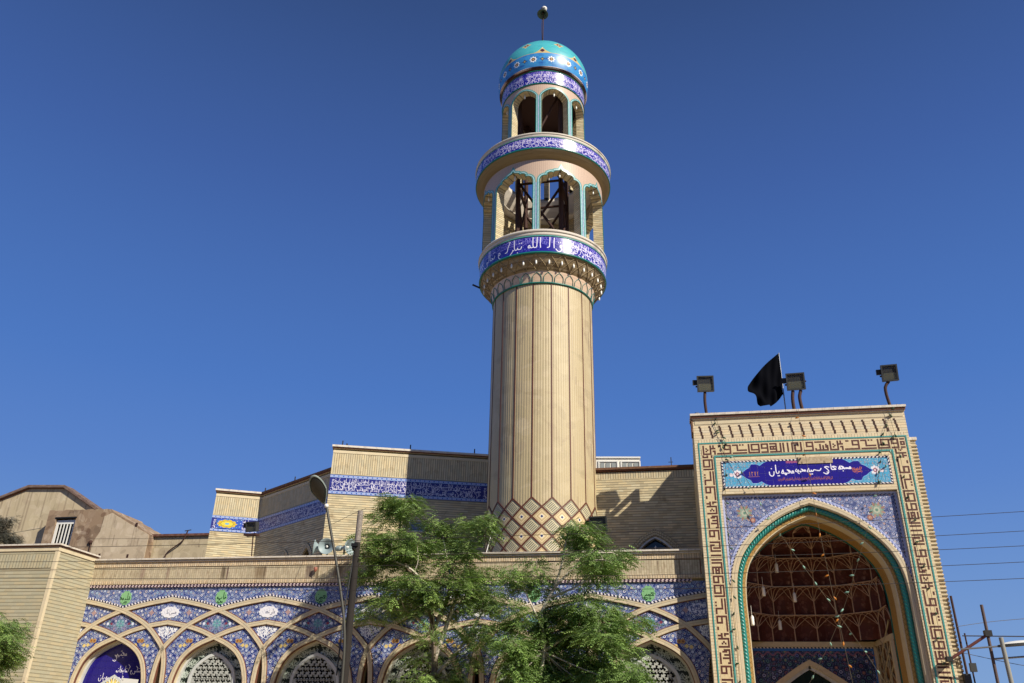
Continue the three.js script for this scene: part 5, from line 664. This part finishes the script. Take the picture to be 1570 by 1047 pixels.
{ const t = thing('boundary_wall', 'low ochre wall with a brown coping between old house and prayer hall', 'wall', [0, 0, -9.9]); obj('wall', box(-6.6, -.4, 0, 9.5, -.4, 0), mottled([176, 162, 134], { seed: 171, span: 3, amount: .1, streaks: 30 }), t); obj('coping', box(-6.6, -.4, 9.5, 9.6, -.5, .12), mottled([92, 58, 48], { seed: 172, span: 1 }), t); }
{ const t = thing('pipe_stay', 'bent grey pipe with a small valve on the low ochre wall', 'pipe', [-5.0, 0, -9.8]); obj('pipe', tube([[-.3, 8.2, 0], [-.3, 8.7, 0], [.4, 9.3, 0], [.55, 9.75, 0]], .03, 6), M.rust, t); obj('valve', [rod([.4, 9.72, 0], [.7, 9.76, 0], .02)], M.lead, t); }
{ const t = thing('louvred_house', 'white roof house with two rows of louvred windows behind the rear wall', 'house', [12.6, 0, -9]); t.rotation.y = .12; obj('wall', box(0, 3.15, 6, 12.2, -3, 0), plain(0xd9d6cc, .8), t); obj('coping', box(-.05, 3.2, 12.2, 12.26, -3, .06), M.white, t);
  for (const x of [1.5, 2.42]) { const w = new THREE.Group(); w.name = 'window'; t.add(w); obj('frame', ribbon([[x, 11.2], [x + .72, 11.2], [x + .72, 12.04], [x, 12.04]], -.05, .0, 0, .05, flat(0), true), M.white, w); for (let i = 0; i < 3; i++) obj('pane', box(x + .03 + i * .235, x + .2 + i * .235, 11.25, 11.99, 0, .03), plain(0x868c8c, .5), w); } 
  obj('low_roof', box(3.1, 7.5, 6, 11.5, -2.5, -.3), mottled([206, 188, 158], { seed: 175, span: 2 }), t); }

// row of houses on the far side of the street, behind the camera: they take the low sky from the mosque front, which the warm shade in the photograph shows
{ const spec = [[-34, -18, 11.5, [176, 150, 116], 'sand coloured flat-roofed house across the street, first from the left'], [-18, -3, 13.5, [168, 140, 108], 'brown rendered house across the street, second from the left'], [-3, 12, 10.5, [186, 164, 130], 'pale plastered house across the street, third from the left'], [12, 27, 13, [172, 146, 112], 'ochre house across the street straight opposite the portal'], [27, 44, 11, [180, 154, 118], 'light brown house across the street, rightmost of its row']];
  spec.forEach(([x0, x1, h, c, l], i) => { const t = thing('house', l, 'house', [0, 0, 34]), holes = []; for (let x = x0 + 1.5; x < x1 - 2; x += 2.8) for (let y = 1.2; y < h - 2; y += 3.2) holes.push([[x, y], [x + 1.3, y], [x + 1.3, y + 1.6], [x, y + 1.6]]);
    obj('wall', prism([[x0, 0], [x1, 0], [x1, h], [x0, h]], 0, .4, holes), mottled(c, { seed: 200 + i, span: 4, amount: .1, streaks: 20 }), t); obj('wall', box(x0, x1, 0, h - .3, .5, 9), M.roof, t); obj('coping', box(x0, x1, h, h + .12, -.08, .5), M.stone, t); for (const q of holes) obj('window', box(q[0][0], q[1][0], q[0][1], q[2][1], .2, .26), M.glass, t); }); }

// ---------------------------------------------------------------- cables and strings of lights
function cable(label, pts, r, col, group, cat = 'cable') { const o = obj('overhead_cable', tube(pts, r, 5, 60), plain(col, .6)); return tag(o, label, cat, group); }
const CAB = [[5.34, 5.44, 5.62, 'highest'], [5.02, 5.09, 5.26, 'second highest'], [4.84, 4.87, 4.99, 'middle'], [4.66, 4.56, 4.70, 'second lowest'], [4.44, 4.29, 4.41, 'lowest']];
CAB.forEach(([a, b, c, n]) => cable(n + ' of the five overhead cables running along the street', [[-9, a + .25, 7], [1.5, a, 7], [10, (a + b) / 2 - .05, 7], [17.5, b, 7], [23, c, 7], [34, c + .55, 7]], .0055, 0x2a2422));
cable('thin wire with a knotted joint running right from the portal pipe', [[23.6, 4.35, .5], [24.6, 4.5, .3], [30, 4.9, 0]], .007, 0x5a5a5e); cable('taut dark wire running right from the service pipe', [[23.65, 4.12, .6], [30, 4.05, .6]], .014, 0x2e2a2e); cable('slack wire running right below the steel pole clamp', [[23.3, 3.75, .8], [25.2, 3.35, .9], [30, 3.0, 1]], .007, 0x4a4a4e);
cable('thin wire from a roof corner down to the brick block coping', [[-11.4, 9.9, -9.3], [-13, 9.2, -8]], .012, 0x3a3a38);
cable('thin wire strung over the roof past the loudspeakers', [[-3, 7.5, -1.5], [5, 7.25, -.5], [8.6, 7.15, 2.8]], .006, 0x3a3632);
cable('thin wire anchored at the brick block corner and sagging left', [[-1.26, 2.75, 1.82], [-2.6, 2.3, 1.95], [-5, 1.9, 2]], .016, 0x4a3a30); cable('thin wire anchored at the brick block corner and sagging right', [[-1.26, 2.75, 1.82], [-.9, 2.55, 1.95], [-.2, 2.3, 2]], .016, 0x4a3a30);
function lightString(label, pts, col, step, seed, wire = .003) { const t = thing('string_of_lights', label, 'string of lights'), c = new THREE.CatmullRomCurve3(pts.map((p) => V(...p)), false, 'centripetal'), len = c.getLength(), r = rng(seed); obj('wire', tube(pts, wire, 4, 60), plain(0x5e5240, .7), t);
  const g = mergeGeometries([lathe([[0, .0], [.022, .01], [.024, .05], [.034, .06], [.036, .09], [.02, .14], [0, .17]], 8)]), m = plain(col, .45); const n = Math.round(len / step); for (let i = 0; i < n; i++) { const p = c.getPointAt((i + .5) / n), b = new THREE.Mesh(g, m); b.name = 'bulb'; b.position.copy(p); b.rotation.set((r() - .5) * 2 + .6, 0, (r() - .5) * 2.6 + PI); b.scale.setScalar(.7); b.castShadow = b.receiveShadow = true; t.add(b); } return t; }
const OR = 0xb8701c, GR = 0x1f4a30, GP = 0x7fa898;
lightString('string of orange bulbs hanging down the middle of the portal arch', [[20.52, 10.25, .75], [20.5, 10.05, .78], [20.56, 7.98, .75], [20.63, 6.3, .78], [20.77, 4.18, .8], [20.95, 1.5, .9]], OR, .55, 1, .005);
lightString('string of pale green bulbs slanting from upper right to lower left across the arch', [[23.05, 9.58, .7], [22.36, 8.02, .72], [21.82, 6.79, .8], [20.71, 4.4, .9], [19.3, 2.2, 1]], GP, .47, 2);
lightString('string of pale green bulbs slanting from upper left to lower right across the arch', [[18.3, 9.59, .7], [18.88, 8.23, .72], [19.57, 6.75, .75], [20.37, 5.3, .8], [21.3, 3.64, .8], [22, 2.2, .8]], GP, .5, 3, .005);
lightString('string of dark green bulbs down the left jamb of the portal', [[18.2, 10.3, .66], [18.25, 9.9, .66], [18.36, 8.91, .66], [18.27, 7.78, .66], [18.24, 6, .66], [18.21, 4.5, .66], [18.2, 2, .66]], GR, .42, 4, .005);
lightString('string of dark green bulbs down the right jamb of the portal', [[22.9, 10.3, .7], [22.98, 9.49, .66], [23.04, 7.64, .66], [23.09, 5.77, .66], [23.12, 3.95, .66], [23.1, 2, .66]], GR, .6, 5, .005);
lightString('short string of dark green bulbs over the left end of the name panel', [[18.1, 10.3, .68], [18.31, 9.59, .66], [18.5, 9.2, .66]], GR, .22, 6, .005); lightString('short string of dark green bulbs over the right end of the name panel', [[23.2, 10.3, .68], [22.75, 9.55, .66], [22.5, 8.7, .66], [22.3, 8.0, .66]], GR, .27, 7, .005);

// ---------------------------------------------------------------- trees
const leafMat = (hex) => new THREE.MeshPhysicalMaterial({ color: hex, roughness: .6, transmission: .4, thickness: 0, side: THREE.DoubleSide });
function leafGeo(seed) { // a feathered leaf: leaflets in pairs along a drooping stalk
  const r = rng(seed), pos = [], n = 5; const leaflet = (x, y, z, a, l, w, tip) => { const dx = Math.cos(a), dz = Math.sin(a), px = -dz * w, pz = dx * w; const A = [x, y, z], B = [x + dx * l * .45 + px, y - .1 * l, z + dz * l * .45 + pz], C = [x + dx * l, y - .35 * l, z + dz * l], D = [x + dx * l * .45 - px, y - .1 * l, z + dz * l * .45 - pz]; pos.push(...A, ...B, ...C, ...A, ...C, ...D); };
  for (let i = 0; i < n; i++) { const x = .03 + i * .036, y = -.35 * x * x * 6; for (const s of [-1, 1]) leaflet(x, y, 0, s * (1.0 - i * .08 + (r() - .5) * .25), .062 * (1 - i * .07), .0115); } leaflet(.03 + n * .034, -.06, 0, 0, .06, .012);
  const g = new THREE.BufferGeometry(); g.setAttribute('position', new THREE.Float32BufferAttribute(pos, 3)); g.computeVertexNormals(); g.setAttribute('uv', new THREE.BufferAttribute(new Float32Array(pos.length / 3 * 2), 2)); return g; }
function tree({ name = 'street_tree', label, base, trunk, limbs, clusters, bark, limbBark = bark, perM3, seed, size = 1, shade: sh = [1, 1, 1], leaf = [0x88a956, 0x709046] }) {
  const t = thing(name, label, 'tree', base), r = rng(seed), rel = (p) => [p[0] - base[0], p[1] - base[1], p[2] - base[2]];
  obj('trunk', trunk.map(([pts, a, b]) => taper(pts.map(rel), a, b, 9, 24)), bark, t);
  const nodes = limbs.flatMap(([pts]) => pts).concat(trunk.flatMap(([pts]) => pts.slice(2))), tw = limbs.map(([pts, a, b]) => taper(pts.map(rel), a * 1.3, b * 1.4, 7, 14)); const twig = [];
  const mats = [], cols = [], m4 = new THREE.Matrix4(), q = new THREE.Quaternion(), e = new THREE.Euler();
  for (const [cx, cy, cz, R0] of clusters) { const R = R0 * 1.12;
    let best = nodes[0], bd = 1e9; for (const p of nodes) { const d = Math.hypot(p[0] - cx, (p[1] - cy) * (p[1] > cy ? 2.2 : 1), p[2] - cz); if (d < bd) { bd = d; best = p; } }
    const mid = [lerp(best[0], cx, .5) + (r() - .5) * .12, lerp(best[1], cy, .5) - .05, lerp(best[2], cz, .5) + (r() - .5) * .12]; tw.push(taper([best, mid, [cx, cy, cz]].map(rel), .019, .008, 5, 8));
    const K = Math.round(3 + R * 14), ends = []; for (let i = 0; i < K; i++) { const a = r() * 2 * PI, z = r() * 1.7 - .7, k = Math.sqrt(Math.max(0, 1 - Math.min(1, z * z))), d = R * (.65 + r() * .5), p = [cx + Math.cos(a) * k * d, cy + z * d * .8, cz + Math.sin(a) * k * d]; ends.push(p); twig.push(taper([[cx, cy, cz], [lerp(cx, p[0], .5), lerp(cy, p[1], .5) + .04, lerp(cz, p[2], .5)], p].map(rel), .006, .003, 4, 5)); }
    const N = Math.round(perM3 * Math.pow(R, 2.3)); for (let i = 0; i < N; i++) { const E = ends[Math.floor(r() * ends.length)], f = .35 + r() * .75, s = .34; const p = [lerp(cx, E[0], f) + (r() - .5) * s, lerp(cy, E[1], f) + (r() - .5) * s * .8, lerp(cz, E[2], f) + (r() - .5) * s], out = Math.atan2(-(p[2] - cz), p[0] - cx);
      e.set((r() - .5) * .9, out + (r() - .5) * 2.2, (r() - .6) * .8, 'YXZ'); q.setFromEuler(e); const k = size * (.7 + r() * .6); m4.compose(V(...rel(p)), q, V(k, k, k)); mats.push(m4.clone()); const g = .75 + r() * .5, y = r(); cols.push(new THREE.Color().setRGB(sh[0] * g * (1 + y * .12), sh[1] * g, sh[2] * g * (1 - y * .15))); } }
  obj('branches', tw, limbBark, t); obj('twigs', twig, bark, t);
  for (let v = 0; v < 2; v++) { const mine = mats.map((m, i) => i).filter((i) => i % 2 === v), im = new THREE.InstancedMesh(leafGeo(seed * 7 + v), leafMat(leaf[v]), mine.length); mine.forEach((i, k) => { im.setMatrixAt(k, mats[i]); im.setColorAt(k, cols[i]); }); im.name = 'foliage'; im.userData.kind = 'stuff'; im.castShadow = im.receiveShadow = true; t.add(im); }
  return t;
}
const bark1 = mottled([104, 92, 80], { seed: 181, span: .5, amount: .3 }), bark2 = mottled([186, 178, 168], { seed: 182, span: .6, amount: .25 });
const T1 = [[9.37,7.61,1.72,.46],[8.98,7.42,1.49,.42],[9.77,7.21,2.01,.37],[8.70,7.16,1.58,.27],[8.58,6.65,1.42,.35],[8.30,6.57,2.02,.23],[8.77,5.88,2.95,.29],[9.39,6.17,2.74,.47],[10.09,6.12,2.68,.50],[9.55,5.91,1.70,.52],[9.01,5.70,2.27,.44],[10.31,6.83,1.80,.33],[10.36,6.48,1.61,.34],[10.84,6.64,1.49,.41],[11.40,6.84,1.69,.41],[11.98,6.66,2.97,.26],[11.90,6.33,2.79,.31],[11.44,5.96,2.75,.38],[11.02,5.68,2.74,.35],[8.34,5.62,1.65,.27],[11.61,5.54,1.86,.40],[11.35,5.11,2.43,.46],[10.85,5.08,2.62,.42],[10.40,4.97,2.84,.52],[9.82,4.81,2.88,.46],[8.83,4.78,1.46,.38],[8.82,4.40,2.39,.29],[10.50,4.62,2.51,.42],[11.12,4.58,2.21,.36],[11.67,4.82,1.62,.44],[9.28,5.26,2.15,.33],[11.90,5.18,1.46,.29],[10.73,3.87,2.86,.30],[10.23,3.34,1.84,.30],[10.90,2.93,2.33,.42],[10.41,2.67,2.89,.45],[11.72,3.79,2.83,.38],[11.91,4.09,2.22,.32],[11.48,3.41,2.05,.32]];
tree({ label: 'leafy green street tree with a dark trunk between the utility pole and minaret', base: [10.66, 0, 2.2], bark: bark1, limbBark: bark2, seed: 11, perM3: 1450, size: 1.3, clusters: T1, shade: [1, 1, .95],
  trunk: [[[[10.68, -.1, 2.2], [10.63, 2.84, 2.2], [10.54, 4.02, 2.2], [10.23, 5.14, 2.3], [9.78, 5.6, 2.4], [9.4, 6.3, 2.0], [9.2, 7.2, 1.6]], .13, .03]],
  limbs: [[[[10.54, 4.1, 2.2], [10.86, 5.19, 2.0], [10.68, 6.13, 2.0], [10.5, 6.7, 1.8]], .045, .015], [[[10.6, 3.4, 2.2], [11.18, 5.15, 2.2], [11.46, 6.05, 2.3], [11.85, 6.44, 2.5]], .05, .014], [[[10.23, 5.14, 2.3], [10.0, 5.5, 2.5], [9.5, 5.75, 2.6], [9.0, 5.9, 2.7]], .03, .012], [[[10.63, 3.0, 2.2], [11.17, 3.55, 2.2], [11.8, 4.6, 2.0]], .04, .015], [[[10.54, 4.0, 2.2], [9.9, 4.5, 2.5], [9.1, 4.6, 2.0]], .03, .01]] });
const T2 = [[14.33,6.42,3.20,.27],[14.51,6.33,2.86,.31],[14.00,6.32,2.32,.26],[14.64,6.05,2.61,.34],[15.04,5.52,3.63,.36],[15.27,5.91,2.09,.25],[15.49,5.98,2.09,.21],[14.45,5.54,3.25,.30],[14.79,5.37,2.56,.34],[13.29,5.54,3.07,.20],[13.31,5.24,2.94,.27],[12.90,5.13,2.69,.31],[12.81,5.14,3.99,.23],[13.52,5.01,2.39,.2],[15.13,5.24,2.83,.24],[13.94,4.53,2.41,.42],[14.51,4.49,3.27,.43],[14.92,4.36,2.55,.44],[15.40,4.11,2.71,.37],[15.74,4.08,3.49,.23],[13.72,4.04,2.64,.51],[14.33,3.91,3.12,.53],[14.92,3.69,3.81,.51],[15.27,3.71,2.20,.41],[13.41,3.64,2.12,.45],[12.88,4.14,2.46,.38],[12.83,3.65,3.53,.36],[13.10,3.32,3.23,.43],[13.86,3.38,2.47,.61],[14.51,3.22,2.66,.61],[15.11,3.18,2.36,.51],[13.29,2.91,2.92,.50],[13.97,2.82,2.09,.62],[14.86,2.62,3.39,.58],[15.56,3.01,3.79,.29],[12.81,4.41,3.91,.26],[12.91,2.87,3.47,.36],[15.48,2.73,3.92,.38],[14.2,2.2,3,.7],[13.2,2.1,3,.6],[15.2,2.0,3,.6]];
tree({ label: 'dense green street tree with a pale trunk in front of the minaret foot', base: [13.4, 0, 3], bark: bark2, seed: 23, perM3: 1950, size: 1.3, clusters: T2, shade: [.95, 1, 1],
  trunk: [[[[13.38, -.1, 3], [13.42, 2.82, 3], [13.53, 3.63, 3], [13.45, 4.38, 3], [13.74, 4.92, 3], [13.94, 5.46, 3], [14.07, 6.11, 3]], .09, .02]],
  limbs: [[[[13.62, 4.75, 3], [14.0, 4.85, 3.1], [14.4, 5.0, 3.2], [14.8, 5.3, 3]], .028, .01], [[[13.78, 5.0, 3], [14.26, 5.46, 3], [14.6, 5.75, 3.1], [15.2, 5.9, 2.6]], .026, .009], [[[13.5, 3.5, 3], [14.2, 3.9, 3], [14.9, 4.0, 3]], .035, .012], [[[13.5, 4.0, 3], [13.2, 4.6, 3.1], [12.95, 5.1, 3]], .028, .01]] });
const T3 = [[.83,3.72,5.52,.27],[1.34,3.65,5.79,.19],[1.79,3.33,6.47,.25],[1.56,3.14,6.28,.29],[1.49,2.97,5.91,.19],[1.36,3.41,6.44,.37],[1.05,3.02,6.12,.47],[1.19,2.56,5.79,.26],[.33,3.78,5.69,.35],[.3,2.6,6,.5],[-.4,3.2,6,.6]];
tree({ label: 'green tree branch tips at the lower left edge of the picture', base: [.2, 0, 6], bark: bark1, seed: 37, perM3: 3000, clusters: T3, size: 1.1, trunk: [[[[.2, -.1, 6], [.15, 1.5, 6], [.3, 2.6, 6], [.5, 3.4, 5.9]], .09, .02]], limbs: [[[[.2, 2, 6], [.9, 2.8, 6], [1.5, 3.2, 6.1]], .03, .01]] });
{ const cl = [[-10.45, 9.3, -6, .34], [-10.7, 8.9, -6, .4], [-10.2, 8.7, -6.1, .38], [-9.75, 8.35, -6, .34], [-11.2, 9.1, -6, .45], [-10.6, 8.3, -5.9, .5], [-11.3, 8.4, -6, .5], [-9.5, 8.0, -6, .35]];
  tree({ name: 'grey_tree', label: 'grey green conifer behind the coping of the left brick block', base: [-10.6, 0, -6], bark: bark1, seed: 41, perM3: 3000, clusters: cl, size: 1.05, leaf: [0x77776c, 0x5e6258], trunk: [[[[-10.6, -.1, -6], [-10.6, 5, -6], [-10.6, 7, -6], [-10.5, 9, -6]], .16, .03]], limbs: [[[[-10.6, 7, -6], [-11, 8.2, -6], [-11.2, 9, -6]], .04, .01]] }); }

renderer.render(scene, camera);
